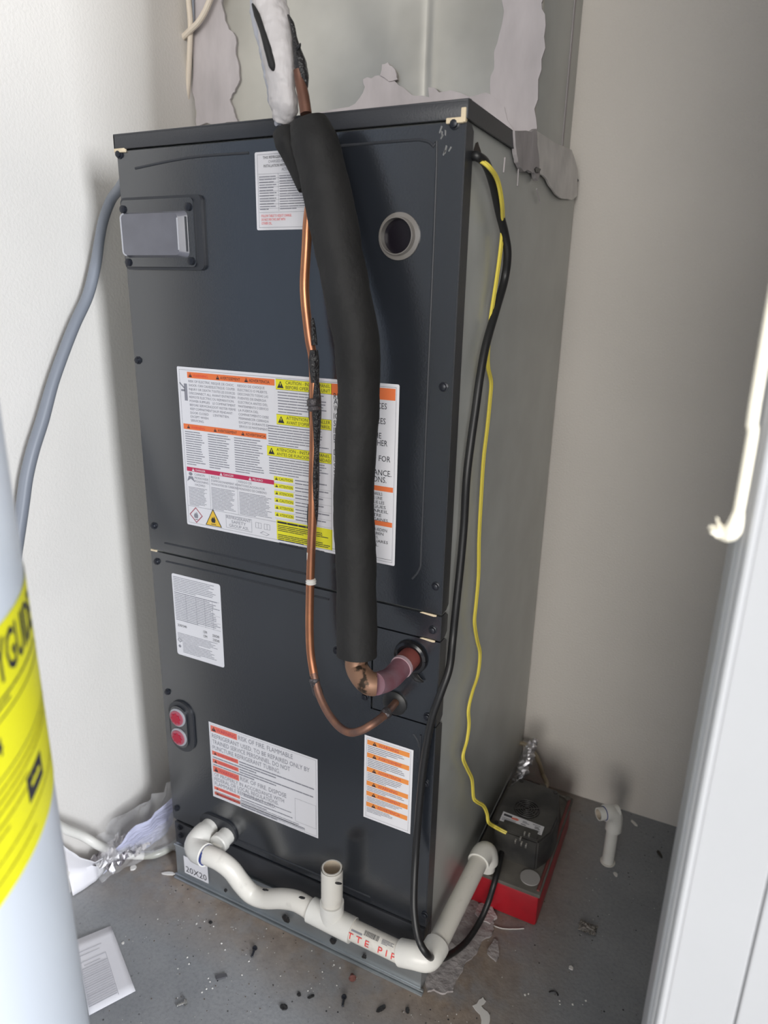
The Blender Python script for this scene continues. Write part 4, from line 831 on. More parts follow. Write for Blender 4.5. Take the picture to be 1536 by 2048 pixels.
b = MB(); b.tube([(-0.0141,0.5750,0.1126),(-0.0028,0.5750,0.1220),(0.0154,0.5750,0.1200),(0.0346,0.5750,0.1045),(0.0487,0.5750,0.0791),(0.0583,0.5750,0.0519)], 0.0050, M_HOSE, seg=12); b.tube([[(0.0580,0.5750,0.0546)][0], (0.075, 0.54, 0.06), (0.078, 0.49, 0.072)], 0.0050, M_HOSE, seg=12)
o = b.build('discharge_hose', PU); o['label'] = 'yellowed clear hose arching to the wall'
b = MB(); b.box(0.066, 0.094, 0.468, 0.486, 0.078, 0.088, M_STEEL, 0.002); b.lathe([(0.007, 0), (0.007, 0.020)], (0.078, 0.478, 0.080), (0, 0.2, 1), M_DUST, 14); b.build('hose_fitting', PU)

# foil and fluff between pump and cabinet
def crumple(name, c, sx, sy, sz, m, label, cat, seed=0, n=14, amp=0.4, rz=0.0):
    bm = bmesh.new(); bmesh.ops.create_grid(bm, x_segments=n, y_segments=n, size=1)
    for v in bm.verts:
        p = v.co.copy(); q = p*4.2+Vector((seed, seed*1.7, 0)); nz = mnoise.noise(q)+0.55*mnoise.noise(q*2.6)
        v.co = Vector((p.x*sx*(1+0.25*mnoise.noise(q*1.3+Vector((5, 0, 0)))), p.y*sy*(1+0.25*mnoise.noise(q*1.3+Vector((0, 9, 0)))), (nz*amp+0.5*(1-max(abs(p.x), abs(p.y))))*sz))
    b = MB(); b.bm(bm, m); b.v = [tuple(Vector(v)) for v in b.v]
    zmin = min(v[2] for v in b.v); cr, sr = math.cos(rz), math.sin(rz)
    b.v = [(c[0]+v[0]*cr-v[1]*sr, c[1]+v[0]*sr+v[1]*cr, c[2]+v[2]-zmin+0.0005) for v in b.v]
    return tag(b.build(name, smooth=False), label, cat)
b = MB(); rnd = random.Random(5); base = [Vector(q) for q in [(0.0229,0.4200,0.0982),(0.0297,0.4200,0.1240),(0.0381,0.4200,0.1552),(0.0424,0.4200,0.1820),(0.0454,0.4200,0.1980)]]
b.tube([(p.x, 0.42+0.02*i, p.z) for i, p in enumerate(base)], [0.005, 0.009, 0.012, 0.011, 0.004], M_FOIL, seg=14, n=8)
b.v = [(x+0.008*mnoise.noise(Vector((x, y, z))*130), y+0.004*mnoise.noise(Vector((y, z, x))*160), z+0.005*mnoise.noise(Vector((z, x, y))*160)) for x, y, z in b.v]
tag(b.build('foil_scrap', smooth=False), 'crumpled shiny foil tape scrap stuck between pump and galvanized cabinet side', 'foil')

# ------------------------------------------------------------------ floor drain stub
FD = thing('floor_drain_stub', (0.2344, 0.4334, 0), 'white plastic pipe stub with a turned elbow standing out of the concrete near back wall', 'pipe')
b = MB(); b.tube([(0.2344, 0.4334, -0.002), (0.2350, 0.4334, 0.100)], 0.0122, M_PVC, seg=20); b.build('standing_pipe', FD)
b = MB(); b.tube([(0.2344, 0.4334, 0.001), (0.2344, 0.4334, 0.004)], 0.0150, M_PVCD, seg=20); b.build('floor_collar', FD)
od = Vector((-0.72, -0.62, 0.0)).normalized(); c0 = Vector((0.2360, 0.4334, 0.098))
b = MB(); b.tube([c0+Vector((0, 0, -0.012)), c0+Vector((0, 0, 0.008)), c0+Vector((0, 0, 0.024))+od*0.004, c0+Vector((0, 0, 0.032))+od*0.015, c0+Vector((0, 0, 0.033))+od*0.026], [0.0165, 0.0165, 0.0175, 0.0165, 0.0165], M_PVC, seg=20, n=6, hollow=0.80); b.build('elbow', FD)
b = MB(); b.tube([c0+Vector((0, 0, 0.033))+od*0.020, c0+Vector((0, 0, 0.033))+od*0.040], 0.0128, M_PVC, seg=20, smoothp=False, hollow=0.80, hm=M_PVCI); b.build('short_spigot', FD)
b = MB(); b.tube([c0+Vector((0, 0, 0.033))+od*0.0262, c0+Vector((0, 0, 0.033))+od*0.0275], 0.0138, M_PRIMER, seg=20, smoothp=False); b.build('primer_ring', FD)

# ------------------------------------------------------------------ cables
b = MB(); ck = [(0.0000,0.0248,1.2828),(0.0080,0.0198,1.2810),(0.0120,0.0400,1.2760),(0.0120,0.0731,1.2575),(0.0120,0.1045,1.2292),(0.0140,0.1284,1.2039),(0.0160,0.1394,1.1796),(0.0120,0.1467,1.1476),(0.0120,0.1173,1.1083),(0.0120,0.0837,1.0637),(0.0120,0.0670,1.0224),(0.0120,0.0565,0.9804),(0.0120,0.0446,0.9349),(0.0120,0.0366,0.8881),(0.0120,0.0372,0.8237),(0.0120,0.0323,0.7660),(0.0120,0.0236,0.7043),(0.0120,0.0181,0.6596),(0.0160,-0.0009,0.6220)]
ck += [(0.0106,-0.0120,0.5901),(0.0011,-0.0180,0.5496),(-0.0056,-0.0180,0.5052),(-0.0105,-0.0180,0.4514),(-0.0133,-0.0200,0.3796),(-0.0137,-0.0240,0.3075),(-0.0057,-0.0450,0.2525),(0.0029,-0.0600,0.2220),(0.0168,-0.0720,0.1921),(0.0311,-0.0680,0.1658)]
ck += [(0.0185,0.0160,0.0600),(0.0266,0.0600,0.0300),(0.0382,0.1070,0.0150),(0.0473,0.1513,0.0200),(0.0541,0.1782,0.0450),(0.0585,0.1934,0.0780),(0.0578,0.2171,0.0920),(0.0519,0.2585,0.0920)]
b.tube(ck, 0.0056, M_BLACK, seg=12, n=7)
tag(b.build('power_cord'), 'black power cord hanging down the cabinet side and looping to the red pump', 'cord')
yw = [(0.0010,0.0224,1.2802),(0.0100,0.0237,1.2768),(0.0200,0.0282,1.2695),(0.0220,0.0552,1.2592),(0.0200,0.0856,1.2358),(0.0120,0.1194,1.2125),(0.0090,0.1268,1.1852),(0.0080,0.1211,1.1470),(0.0080,0.1063,1.0953),(0.0100,0.0977,1.0563),(0.0100,0.1026,1.0325),(0.0100,0.1207,1.0103),(0.0100,0.1214,0.9856),(0.0100,0.1167,0.9434),(0.0100,0.1096,0.9009),(0.0100,0.1102,0.8407),(0.0100,0.1132,0.7775),(0.0100,0.1223,0.7176),(0.0100,0.1197,0.6683),(0.0100,0.1180,0.6390),(0.0100,0.1372,0.5996),(0.0100,0.1589,0.5639),(0.0100,0.1559,0.5263),(0.0100,0.1322,0.5063),(0.0100,0.1170,0.4821),(0.0100,0.1251,0.4488),(0.0100,0.1200,0.4211),(0.0100,0.1043,0.3992),(0.0100,0.1336,0.3546),(0.0100,0.1638,0.3129),(0.0120,0.1739,0.2691),(0.0160,0.1812,0.2555),(0.0220,0.2082,0.2277),(0.0260,0.2218,0.2020),(0.0300,0.2223,0.1838)]
yw += [(0.0336,0.2477,0.1560),(0.0481,0.2461,0.1540),(0.0601,0.2461,0.1520)]
b = MB(); b.tube(yw, 0.0021, M_YEL, seg=8, n=6); b.tube([(x+0.0008, y+0.003, z+0.0012) for x, y, z in yw], 0.0019, M_YEL, seg=8, n=6)
tag(b.build('control_wire'), 'thin twin yellow control wire running down the galvanized cabinet side to the pump', 'wire')
b = MB(); cq = [(-0.5600,0.0334,1.2826),(-0.6000,0.0611,1.2766),(-0.6500,0.0883,1.2639),(-0.6600,0.0778,1.2325),(-0.6600,0.0654,1.2007),(-0.6600,0.0520,1.1611),(-0.6600,0.0303,1.1135),(-0.6600,-0.0006,1.0704),(-0.6600,-0.0255,1.0320),(-0.6600,-0.0568,0.9791),(-0.6600,-0.0845,0.9227),(-0.6600,-0.1084,0.8785),(-0.6600,-0.1262,0.8376),(-0.6600,-0.1382,0.7995),(-0.6600,-0.1516,0.7577),(-0.6600,-0.1724,0.6970),(-0.6600,-0.2002,0.6306)]
b.tube(cq, [0.0080]*5+[0.0090]*5+[0.0100]*7, M_CONDUIT, seg=14, n=6)
tag(b.build('flexible_conduit'), 'grey flexible conduit curving down the white left wall to the air handler', 'conduit')
b = MB(); b.tube([(-0.5650,0.3350,2.1324),(-0.5807,0.3350,1.9573),(-0.5803,0.3350,1.7584),(-0.5992,0.3350,1.6610),(-0.6267,0.3350,1.6160),(-0.6490,0.3350,1.5919),(-0.6745,0.3350,1.5778),(-0.7081,0.3350,1.5609),(-0.7235,0.3100,1.5382),(-0.7200,0.2800,1.5172),(-0.7172,0.2600,1.4961),(-0.7288,0.2700,1.4901)], 0.0052, M_BEIGE, seg=10, n=6)
b.tube([(-0.7287,0.2700,1.4909),(-0.7219,0.2900,1.4862),(-0.7168,0.3100,1.4682),(-0.7115,0.3250,1.4484),(-0.6935,0.3300,1.4243),(-0.6787,0.3300,1.3805)], 0.0020, M_BEIGE, seg=8, n=6)
tag(b.build('thermostat_cable'), 'beige cable bending sharply left with its thin wire dropping behind the cabinet top', 'cable')
b = MB(); b.tube([(-0.6499,0.3410,2.1612),(-0.6667,0.3410,1.9150),(-0.6800,0.3410,1.6749),(-0.6780,0.3410,1.6286),(-0.6765,0.3410,1.5892),(-0.6827,0.3410,1.5420),(-0.6902,0.3410,1.4936),(-0.7027,0.3410,1.4314),(-0.7116,0.3410,1.3843)], 0.0050, M_BEIGE, seg=10, n=6)
tag(b.build('thermostat_cable'), 'straight beige cable hanging vertically beside the plenum edge', 'cable')
b = MB(); b.tube([(-0.6401,0.3460,2.1615),(-0.6559,0.3460,1.9151),(-0.6705,0.3460,1.6752),(-0.6718,0.3460,1.6293),(-0.6731,0.3460,1.5982),(-0.6756,0.3460,1.5811)], 0.0022, M_CONDUIT, seg=8, n=5)
tag(b.build('thermostat_cable'), 'short thin grey green wire beside the two beige cables at top', 'cable')

# ------------------------------------------------------------------ pull cord, close to the lens
b = MB(); pc = Vector((0.3245, -0.395, 0)); PC = thing('light_pull_cord', (0.3245, -0.395, 1.03), 'white cotton pull cord with frayed knot hanging near the door casing', 'cord')
kc = Vector([(0.3212,-0.3950,0.9980)][0]); k2 = Vector([(0.3269,-0.3950,1.0073)][0]); tp = Vector([(0.3249,-0.3950,1.1048)][0])
b = MB(); b.tube([k2+Vector((0, 0, -0.004)), k2, k2.lerp(tp, 0.5)+Vector((0.0008, 0, 0)), tp, tp+Vector((0, 0, 0.4)), Vector((tp.x, tp.y, ZC))], 0.0030, M_CORD, seg=10, n=5); b.build('cord', PC)
b = MB()
b.tube([k2+Vector((0.0, 0, 0.003)), k2+Vector((-0.001, -0.002, -0.006)), kc+Vector((0.002, 0, -0.001)), kc+Vector((-0.004, 0, 0.0))], [0.0032, 0.0048, 0.0052, 0.0036], M_CORD, seg=10, n=5)
for k in range(16):
    a = random.uniform(0, 2*PI); d = Vector((-0.7+0.5*math.cos(a), 0.5*math.sin(a), 0.3*math.cos(a*2))).normalized()*random.uniform(0.006, 0.011)
    b.tube([kc+Vector((-0.002, 0, 0)), kc+d*0.6+Vector((0, 0, random.uniform(-0.002, 0.002))), kc+d], [0.0016, 0.0012, 0.0006], M_CORD, seg=6, n=3)
b.build('frayed_knot', PC)

# ------------------------------------------------------------------ water heater
tc_, tr_ = Vector((-0.2306, -0.7337, 0)), 0.23
WH = thing('water_heater', (tc_.x, tc_.y, 0), 'white cylindrical water heater with a big yellow energy label, close at left', 'water heater')
b = MB(); b.lathe([(0.20, 0), (0.20, 0.03), (tr_, 0.032), (tr_, 1.46), (tr_-0.01, 1.475), (0.05, 1.49)], tc_, (0, 0, 1), M_TANK, 72); b.build('tank_jacket', WH, ang=30)
for dx in (-0.08, 0.08):
    b = MB(); b.tube([(tc_.x+dx, tc_.y, 1.47), (tc_.x+dx, tc_.y, 1.62)], 0.011, M_COPPER, seg=12); b.build('water_pipe', WH)
aS = math.radians(169.8-180+65.3)      # azimuth of the tangent point seen from the doorway
def tf(s, t, h):
    a = aS + s/tr_; return (tc_.x+(tr_+0.0004+h)*math.cos(a), tc_.y+(tr_+0.0004+h)*math.sin(a), t)
pr = Print(tf, curved=0.006); T0, T1 = 0.7880, 0.9440; SR = 0.018; S0 = SR-0.200
pr.rect(S0, SR, T0, T1, M_YEL2, 1)
pr.text('ENERGYGUIDE', -0.172, T1-0.032, 0.025, M_INK, width=0.152, bold=True, lay=4)
pr.rect(S0+0.004, SR-0.004, T1-0.052, T1-0.051, M_INK, 3); pr.para(S0+0.006, SR-0.02, T1-0.047, T1-0.039, 2, M_INK, 0.4, 3)
pr.text('$424', -0.138, T1-0.071, 0.011, M_INK, bold=True, lay=4)
pr.rect(S0+0.004, SR-0.002, T1-0.0850, T1-0.0842, M_INK, 3)
mo = mat('olive_small_print', (0.40, 0.36, 0.02), 0.5)
pr.para(S0+0.010, SR-0.010, T0+0.050, T1-0.088, 3, mo, 0.3, 3); pr.rect(-0.086, -0.056, T0+0.032, T0+0.050, M_INK, 3); pr.rect(-0.080, -0.062, T0+0.040, T0+0.043, M_YEL2, 4)
pr.para(S0+0.010, SR-0.070, T0+0.036, T0+0.048, 2, mo, 0.3, 3); pr.para(S0+0.012, SR-0.012, T0+0.008, T0+0.030, 2, mo, 0.12, 3)
pr.build('energy_label', WH)

# ------------------------------------------------------------------ litter left of the unit
def sheet(pts_rows, m, name, label, cat, th=0.0008, amp=0.0, sub=5, seed=1, smooth=True):
    """surface through a grid of points (rows of equal length), given a thin thickness"""
    R = len(pts_rows); Cn = len(pts_rows[0]); G = [[Vector(p) for p in r] for r in pts_rows]
    nu, nv = (Cn-1)*sub, (R-1)*sub; vs = []
    for j in range(nv+1):
        fj = j/sub; j0 = min(int(fj), R-2); tj = fj-j0
        for i in range(nu+1):
            fi = i/sub; i0 = min(int(fi), Cn-2); ti = fi-i0
            p = G[j0][i0].lerp(G[j0][i0+1], ti).lerp(G[j0+1][i0].lerp(G[j0+1][i0+1], ti), tj)
            q = p*38+Vector((seed, seed, seed)); d = Vector((mnoise.noise(q), mnoise.noise(q+Vector((7, 0, 0))), mnoise.noise(q+Vector((0, 7, 0)))))*amp
            p = p+d; p.z = max(p.z, 0.0016); vs.append(p)
    fs = [(j*(nu+1)+i, j*(nu+1)+i+1, (j+1)*(nu+1)+i+1, (j+1)*(nu+1)+i) for j in range(nv) for i in range(nu)]
    b = MB(); b.add(vs, fs, m); o = b.build(name, smooth=smooth, ang=50)
    md = o.modifiers.new('solid', 'SOLIDIFY'); md.thickness = th; md.offset = 0
    return tag(o, label, cat)
sheet([[(-0.5750,0.0486,0.1398),(-0.5900,-0.0104,0.1234),(-0.6000,-0.0600,0.1190),(-0.6100,-0.0821,0.0949)], [(-0.5850,0.0514,0.0864),(-0.6000,0.0183,0.0595),(-0.6100,-0.0215,0.0590),(-0.6200,-0.0669,0.0801)], [(-0.6000,0.0572,0.0541),(-0.6234,0.0409,0.0120),(-0.6373,0.0048,0.0100),(-0.6655,-0.0279,0.0200)]],
      M_BLUEP, 'packing_sheet', 'lavender wrinkled packing sheet leaning between left wall and air handler', 'packaging', amp=0.006, seed=3)
sheet([[(-0.6697,-0.0246,0.0140),(-0.6698,-0.0352,0.0140),(-0.6704,-0.0480,0.0120)], [(-0.6707,-0.0353,0.0060),(-0.6665,-0.0525,0.0050),(-0.6666,-0.0744,0.0040)]],
      M_BLUEP, 'packing_sheet', 'small lavender corner of packing sheet lying under the white tube', 'packaging', amp=0.002, seed=8)
sheet([[(-0.6550,-0.1591,0.1511),(-0.6500,-0.1310,0.1009),(-0.6400,-0.1082,0.0740),(-0.6300,-0.0973,0.0798)], [(-0.6932,-0.1304,0.0450),(-0.6792,-0.1078,0.0400),(-0.6721,-0.0842,0.0350),(-0.6687,-0.0680,0.0300)], [(-0.6767,-0.1376,0.0020),(-0.6713,-0.1162,0.0020),(-0.6660,-0.0915,0.0020),(-0.6716,-0.0662,0.0020)]],
      M_WPAPER, 'folded_card', 'white folded card lying at the foot of the left wall', 'card', amp=0.001, seed=4)
sheet([[(-0.6000,0.0741,0.1490),(-0.6300,0.0305,0.1193),(-0.6500,-0.0179,0.1171),(-0.6600,-0.0608,0.1100),(-0.6500,-0.0889,0.1069)], [(-0.5750,0.0429,0.0819),(-0.5900,-0.0032,0.0624),(-0.6000,-0.0523,0.0743),(-0.6100,-0.0920,0.0854),(-0.6200,-0.1128,0.0869)], [(-0.5807,0.0319,0.0120),(-0.5983,0.0000,0.0120),(-0.6275,-0.0256,0.0120),(-0.6363,-0.0634,0.0120),(-0.6519,-0.0994,0.0120)]],
      M_CLEARS, 'clear_plastic_bag', 'clear crinkled plastic bag over the lavender sheet beside the unit', 'bag', amp=0.016, seed=6, th=0.0003, sub=7, smooth=False)
b = MB(); b.tube([(-0.6400,-0.2176,0.2896),(-0.6400,-0.1861,0.2341),(-0.6400,-0.1602,0.1941),(-0.6350,-0.1309,0.1570),(-0.6200,-0.1083,0.1218),(-0.6723,-0.0433,0.0350),(-0.6497,-0.0296,0.0220),(-0.6220,-0.0064,0.0120)], 0.0080, M_PVC, seg=12, n=5)
b2 = b
TB = thing('drain_tube', (-0.64, 0.0, 0), 'white tube crossing the litter at the left wall foot, its end milky clear', 'tube')
b.build('white_tube', TB)
b = MB(); b.tube([(-0.6238,-0.0073,0.0120),(-0.6040,0.0060,0.0120),(-0.5918,0.0292,0.0120),(-0.5860,0.0572,0.0120),(-0.5822,0.0949,0.0120)], 0.0078, M_MILKY, seg=12, n=5); o = b.build('clear_tube', TB); o['label'] = 'milky clear end of the tube'
b = MB(); b.tube([(-0.6706,-0.0412,0.0340),(-0.6627,-0.0362,0.0180),(-0.6568,-0.0339,0.0060)], 0.0035, M_PVC, seg=8); b.tube([(-0.6787,-0.0466,0.0450),(-0.6699,-0.0517,0.0280)], 0.0105, M_PVC, seg=10); b.build('cord_tie', TB)
p = Vector([(-0.6400,-0.1232,0.0951)][0])
crumple('crumpled_foil', (-0.635, -0.062, 0.050), 0.030, 0.040, 0.030, M_FOIL, 'crumpled silver foil ball on the white card by the water heater', 'foil', seed=2.0, n=18, amp=0.6)
crumple('crumpled_foil', (-0.628, -0.015, 0.030), 0.018, 0.022, 0.03, M_WRAP, 'crumpled off white plastic wad between the foil and the lavender sheet', 'packaging', seed=6.0, n=12, amp=0.5)

# ------------------------------------------------------------------ paper sheet on the floor, bottom left
cr = [Vector(q) for q in [(-0.5910,-0.2067,0.0030),(-0.5605,-0.1524,0.0030),(-0.4273,-0.2249,0.0030),(-0.4629,-0.2898,0.0030)]]
def shf(s, t, h):
    p = cr[3].lerp(cr[2], s).lerp(cr[0].lerp(cr[1], s), t)
    return (p.x, p.y, 0.0022+h+0.004*(1-s)*t)
DO = thing('instruction_sheet', tuple(shf(0.5, 0.5, 0)), 'white printed instruction sheet lying flat on the concrete beside the water heater', 'paper')
b = MB(); vs = []; n = 8
rc = 0.06
for j in range(n+1):
    for i in range(n+1): vs.append(shf(i/n, j/n, 0))
b.add(vs, [(j*(n+1)+i, j*(n+1)+i+1, (j+1)*(n+1)+i+1, (j+1)*(n+1)+i) for j in range(n) for i in range(n)], M_WPAPER)
SH = b.build('paper_sheet', DO); md = SH.modifiers.new('solid', 'SOLIDIFY'); md.thickness = 0.0010; md.offset = 0
pr = Print(lambda a, c, h: shf(a, c, 0.0012+h))
mg = mat('faint_print', (0.42, 0.42, 0.46), 0.6)
for z_, xe in ((0.80, 0.62), (0.745, 0.55)): pr.rect(0.0, xe, z_, z_+0.006, mg, 2)
pr.rect(0, 0.66, 0.655, 0.661, mg, 2); pr.rect(0.655, 0.662, 0.05, 0.66, mg, 2); pr.rect(0.10, 0.50, 0.60, 0.607, mg, 2)
for k in range(17): pr.rect(0.03, 0.64 if k % 3 else 0.655, 0.56-k*0.030, 0.563+(0.003 if k % 4 else 0.005)-k*0.030, mg, 2)
pr.build('printed_text', DO)

# ------------------------------------------------------------------ mastic smear and bits on the floor
b = MB(); b.slab([(-0.0113,0.1706,0.0005),(0.0187,0.2147,0.0005),(0.0425,0.1985,0.0005),(0.0691,0.1774,0.0005),(0.0731,0.1531,0.0005),(0.0593,0.1309,0.0005),(0.0603,0.1086,0.0005),(0.0523,0.0858,0.0005),(0.0496,0.0598,0.0005),(0.0451,0.0398,0.0005),(0.0479,0.0180,0.0005),(0.0337,0.0058,0.0005),(0.0182,0.0058,0.0005),(0.0095,-0.0017,0.0005),(-0.0016,0.0178,0.0005),(-0.0160,0.0748,0.0005)], (0, 0, 0.004), M_FMAST, 0.008, 2)
tag(b.build('floor_mastic', ang=60), 'broad pale grey mastic smear on the concrete at right front corner of unit', 'mastic')
b = MB(); b.slab([(0.0756,0.1278,0.0005),(0.0789,0.1468,0.0005),(0.0870,0.1452,0.0005),(0.0948,0.1265,0.0005),(0.0959,0.1050,0.0005),(0.0875,0.1083,0.0005),(0.0765,0.1137,0.0005)], (0, 0, 0.003), M_FMAST, 0.003, 1)
tag(b.build('mastic_lump', ang=60), 'small pinkish grey mastic blob on the brown floor in front of the pump', 'mastic')
b = MB(); b.slab([(0.0851,0.0111,0.0003),(0.0914,0.0259,0.0003),(0.0960,0.0331,0.0003),(0.1027,0.0288,0.0003),(0.0977,0.0176,0.0003),(0.1106,0.0128,0.0003),(0.1184,0.0020,0.0003),(0.1178,-0.0092,0.0003),(0.1079,-0.0125,0.0003),(0.1012,0.0024,0.0003)], (0, 0, 0.0008), M_CHIP, 0.004, 1)
tag(b.build('paint_scuff', ang=60), 'white paint scuff on the concrete right of the unit base', 'paint')
crumple('dust_clump', (0.228, 0.250, 0.0), 0.016, 0.012, 0.010, mat('grey_dust_clump', (0.24, 0.22, 0.20), 0.9, var=0.4, vscale=150), 'grey brown dust clump on the bare concrete right of the pump', 'debris', seed=9)
P = [(0.2187,0.3033,0.0000)]; 
b = MB(); b.tube([(0.0508,0.1792,0.0015),(0.0669,0.1752,0.0015),(0.0858,0.1766,0.0015),(0.1069,0.1863,0.0015),(0.1216,0.1951,0.0015)], 0.0010, M_CHIP, seg=6); b.tube([(0.0234,0.2155,0.0020),(0.0462,0.2075,0.0060)], 0.002, M_CHIP, seg=6)
tag(b.build('plastic_strip'), 'thin white plastic strip lying along the red pump front', 'strip')
b = MB(); b.slab([(0.0302,0.2049,0.0006),(0.0366,0.2160,0.0006),(0.0548,0.2099,0.0006),(0.0702,0.1926,0.0006),(0.0632,0.1718,0.0006),(0.0460,0.1702,0.0006),(0.0308,0.1797,0.0006)], (0, 0, 0.006), mat('dull_plastic_scrap', (0.55, 0.50, 0.50), 0.3, bump=0.004, bscale=120), 0.004, 1)
tag(b.build('plastic_scrap', ang=20), 'crinkled clear pinkish scrap at the left front foot of the red pump', 'scrap')
# loose screws
def loose_screw(head, tip, m, label, r=0.0042):
    h = Vector(head); t = Vector(tip); d = (t-h).normalized()
    o = thing('loose_screw', tuple(h), label, 'screw', None)
    b = MB(); b.lathe([(r, -0.0015), (r*1.15, 0.0), (r*0.9, 0.0025)], (h.x, h.y, r*1.1), -d, m, 10); b.build('head', o)
    b = MB(); L = (t-h).length
    pts = [Vector((h.x, h.y, r*0.9)).lerp(Vector((t.x, t.y, 0.0022)), k/8) for k in range(9)]
    b.tube(pts, [r*0.45*(1.15 if k % 2 else 0.85) for k in range(8)]+[0.0004], m, seg=8, n=2); b.build('shank', o)
s_ = [(-0.2968,-0.0698,0.0000),(-0.2923,-0.0862,0.0000),(-0.1106,-0.0759,0.0000),(-0.1053,-0.0904,0.0000),(-0.3390,-0.2030,0.0000),(-0.3494,-0.2140,0.0000),(-0.1133,-0.0414,0.0000),(-0.1194,-0.0321,0.0000)]
loose_screw(s_[0], s_[1], M_SCREW, 'black hex screw lying nearest the trap pipe on the concrete')
loose_screw(s_[2], s_[3], M_SCREW, 'black screw lying near the bottom centre of the floor')
loose_screw(s_[4], s_[5], M_STEEL, 'bright zinc screw lying right of the instruction sheet')
loose_screw(s_[6], s_[7], M_RUST, 'rusty reddish washer screw on the brown floor near base', 0.0060)
q0, q1, q2, q3 = [(-0.3263,-0.1424,0.0005),(-0.3119,-0.1308,0.0005),(-0.3069,-0.1344,0.0005),(-0.3201,-0.1474,0.0005)]
b = MB(); b.slab([q0, q1, q2, q3], (0, 0, 0.003), mat('dark_metal_clip', (0.09, 0.09, 0.10), 0.5), 0, 0); tag(b.build('metal_clip', smooth=False), 'small dark metal clip on the concrete between paper and unit', 'clip')
def chunk(u, r, m, name, label, cat, el=1.0, rz=0):
    b = MB(); pts = [(u[0]+r*el*math.cos(a)*random.uniform(0.7, 1.1)*math.cos(rz)-r*math.sin(a)*random.uniform(0.7, 1.1)*math.sin(rz), u[1]+r*el*math.cos(a)*math.sin(rz)+r*math.sin(a)*random.uniform(0.7, 1.1)*math.cos(rz), 0.0004) for a in [k*PI/4 for k in range(8)]]
    b.slab(pts, (0, 0, r*0.5), m, 0, 0); tag(b.build(name, smooth=False), label, cat)
chunk([(-0.0480,-0.0628,0.0000)][0], 0.0045, M_CHAR, 'sealant_crumb', 'long black sealant crumb on the floor before the base right half', 'crumb', 2.2, 1.0)
chunk([(-0.0076,-0.0458,0.0000)][0], 0.004, M_CHAR, 'sealant_crumb', 'black sealant crumb furthest right of the row before the base', 'crumb', 1.4, -1)
chunk([(-0.1811,-0.1044,0.0000)][0], 0.0038, M_CHAR, 'sealant_crumb', 'flat black crumb left of the black screw at bottom centre', 'crumb', 1.0)
chunk([(-0.1614,-0.0981,0.0000)][0], 0.003, M_CHAR, 'sealant_crumb', 'slanted black crumb just left of the black screw at bottom centre', 'crumb', 2.2, 0.8)
chunk([(-0.1914,-0.1337,0.0000)][0], 0.005, M_CHAR, 'sealant_crumb', 'jagged black crumb at the bottom edge left of centre', 'crumb', 1.5, 0.2)
chunk([(-0.4037,-0.0622,0.0000)][0], 0.0035, M_CHAR, 'sealant_crumb', 'round black crumb beside white chips below the trap pipe', 'crumb', 1.2)
chunk([(0.2172,0.1551,0.0000)][0], 0.004, M_CHIP, 'plaster_chip', 'bright white plaster chip on the grey concrete at right', 'chip', 1.2)
chunk([(0.2546,0.4070,0.0000)][0], 0.004, M_CHIP, 'plaster_chip', 'cream plaster chip just below the floor pipe stub', 'chip', 1.5, 2.2)
chunk([(0.2688,0.5780,0.0000)][0], 0.004, M_CHIP, 'plaster_chip', 'long white plaster chip by the back wall right of the pipe stub', 'chip', 2.6, 2.4)
chunk([(-0.6266,-0.0333,0.0000)][0], 0.0065, M_CHIP, 'plaster_chip', 'pale square plaster chip in front of the white tube', 'chip', 1.0)
chunk([(-0.5541,-0.0113,0.0000)][0], 0.0045, M_CHIP, 'plaster_chip', 'long pale chip at the left end of the galvanized base', 'chip', 3.2, 0.4)
chunk([(-0.5149,-0.1679,0.0000)][0], 0.0028, M_CHIP, 'plaster_chip', 'small round white chip right of the instruction sheet corner', 'chip', 1.0)
chunk([(0.3308,0.5067,0.0000)][0], 0.004, mat('dark_twig', (0.05, 0.045, 0.04), 0.8), 'dark_splinter', 'dark splinter on the concrete beside the door casing', 'splinter', 3.0, 2.2)
b = MB(); b.tube([(0.1930,0.0933,0.0010),(0.1994,0.0986,0.0010),(0.2056,0.0978,0.0010),(0.2081,0.0942,0.0010)], 0.0012, M_CHAR, seg=6); tag(b.build('wire_curl'), 'short curved black wire offcut on the floor at lower right', 'wire')
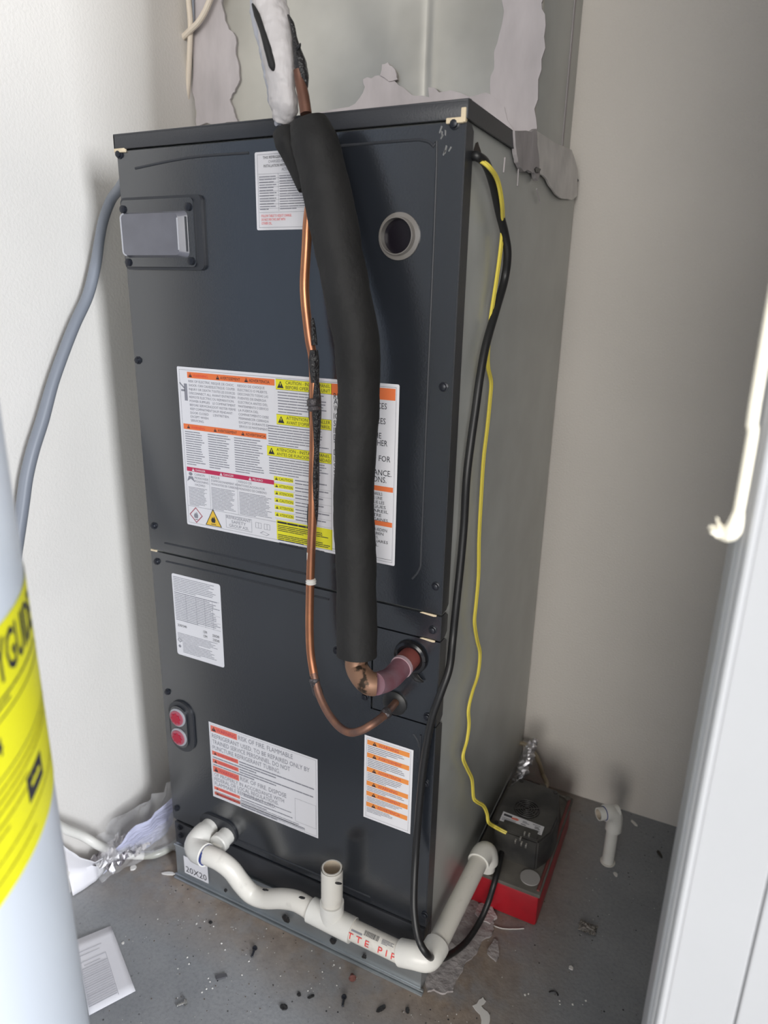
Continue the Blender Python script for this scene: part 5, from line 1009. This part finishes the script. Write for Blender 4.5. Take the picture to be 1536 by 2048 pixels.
# a scatter too fine to count
b = MB(); rg = random.Random(3)
def crumb(x, y, r, m):
    n = rg.choice((4, 5)); a0 = rg.uniform(0, 6); h = r*0.6
    P_ = [(x+r*rg.uniform(0.6, 1.2)*math.cos(a0+2*PI*k/n), y+r*rg.uniform(0.6, 1.2)*math.sin(a0+2*PI*k/n), 0.0002) for k in range(n)]
    vs = P_+[(x+(p[0]-x)*0.6, y+(p[1]-y)*0.6, h) for p in P_]
    b.add(vs, [tuple(range(n, 2*n))]+[(k, (k+1) % n, (k+1) % n+n, k+n) for k in range(n)], m)
M_CRG = mat('pale_grit', (0.42, 0.41, 0.39), 0.9)
M_CR = mat('brown_crumb', (0.12, 0.09, 0.07), 0.9)
for k in range(750):
    x = rg.uniform(-0.55, 0.34); y = rg.uniform(-0.45, 0.0)
    if rg.random() < 0.35: y = -0.02-abs(rg.gauss(0, 0.09))
    crumb(x, y, rg.choice((0.0006, 0.0008, 0.001, 0.0014)), rg.choice((M_CHIP, M_CRG, M_CRG, M_CHAR, M_CR, M_CR)))
for k in range(160): crumb(rg.uniform(0.02, 0.34), rg.uniform(0.0, 0.57), rg.choice((0.0005, 0.0008, 0.001)), rg.choice((M_CHIP, M_CHAR, M_CR, M_CR)))
for (x, y, z) in [(-0.4253,-0.0758,0.0000),(-0.4157,-0.0648,0.0000),(-0.3939,-0.0655,0.0000),(-0.3581,-0.0868,0.0000),(-0.3443,-0.0943,0.0000),(-0.3935,-0.1363,0.0000),(-0.3827,-0.1448,0.0000),(-0.3281,-0.1751,0.0000),(-0.3254,-0.1668,0.0000),(-0.3171,-0.1615,0.0000),(-0.3348,-0.1504,0.0000),(-0.3284,-0.1543,0.0000),(-0.2927,-0.0929,0.0000),(-0.2879,-0.1191,0.0000),(0.1579,0.0702,0.0000),(0.1627,0.0746,0.0000),(0.2125,0.0865,0.0000),(0.2146,0.0808,0.0000),(0.2333,0.0904,0.0000),(0.2523,0.1070,0.0000),(-0.1678,0.0255,0.0000),(-0.1565,-0.0302,0.0000),(-0.1443,-0.0303,0.0000),(-0.1676,-0.0507,0.0000),(-0.1715,-0.0915,0.0000)]:
    crumb(x, y, rg.uniform(0.0016, 0.0024), M_CHIP)
o = b.build('floor_grit', smooth=False); tag(o, 'fine white, brown and black grit scattered over the grey concrete floor', 'grit', kind='stuff')
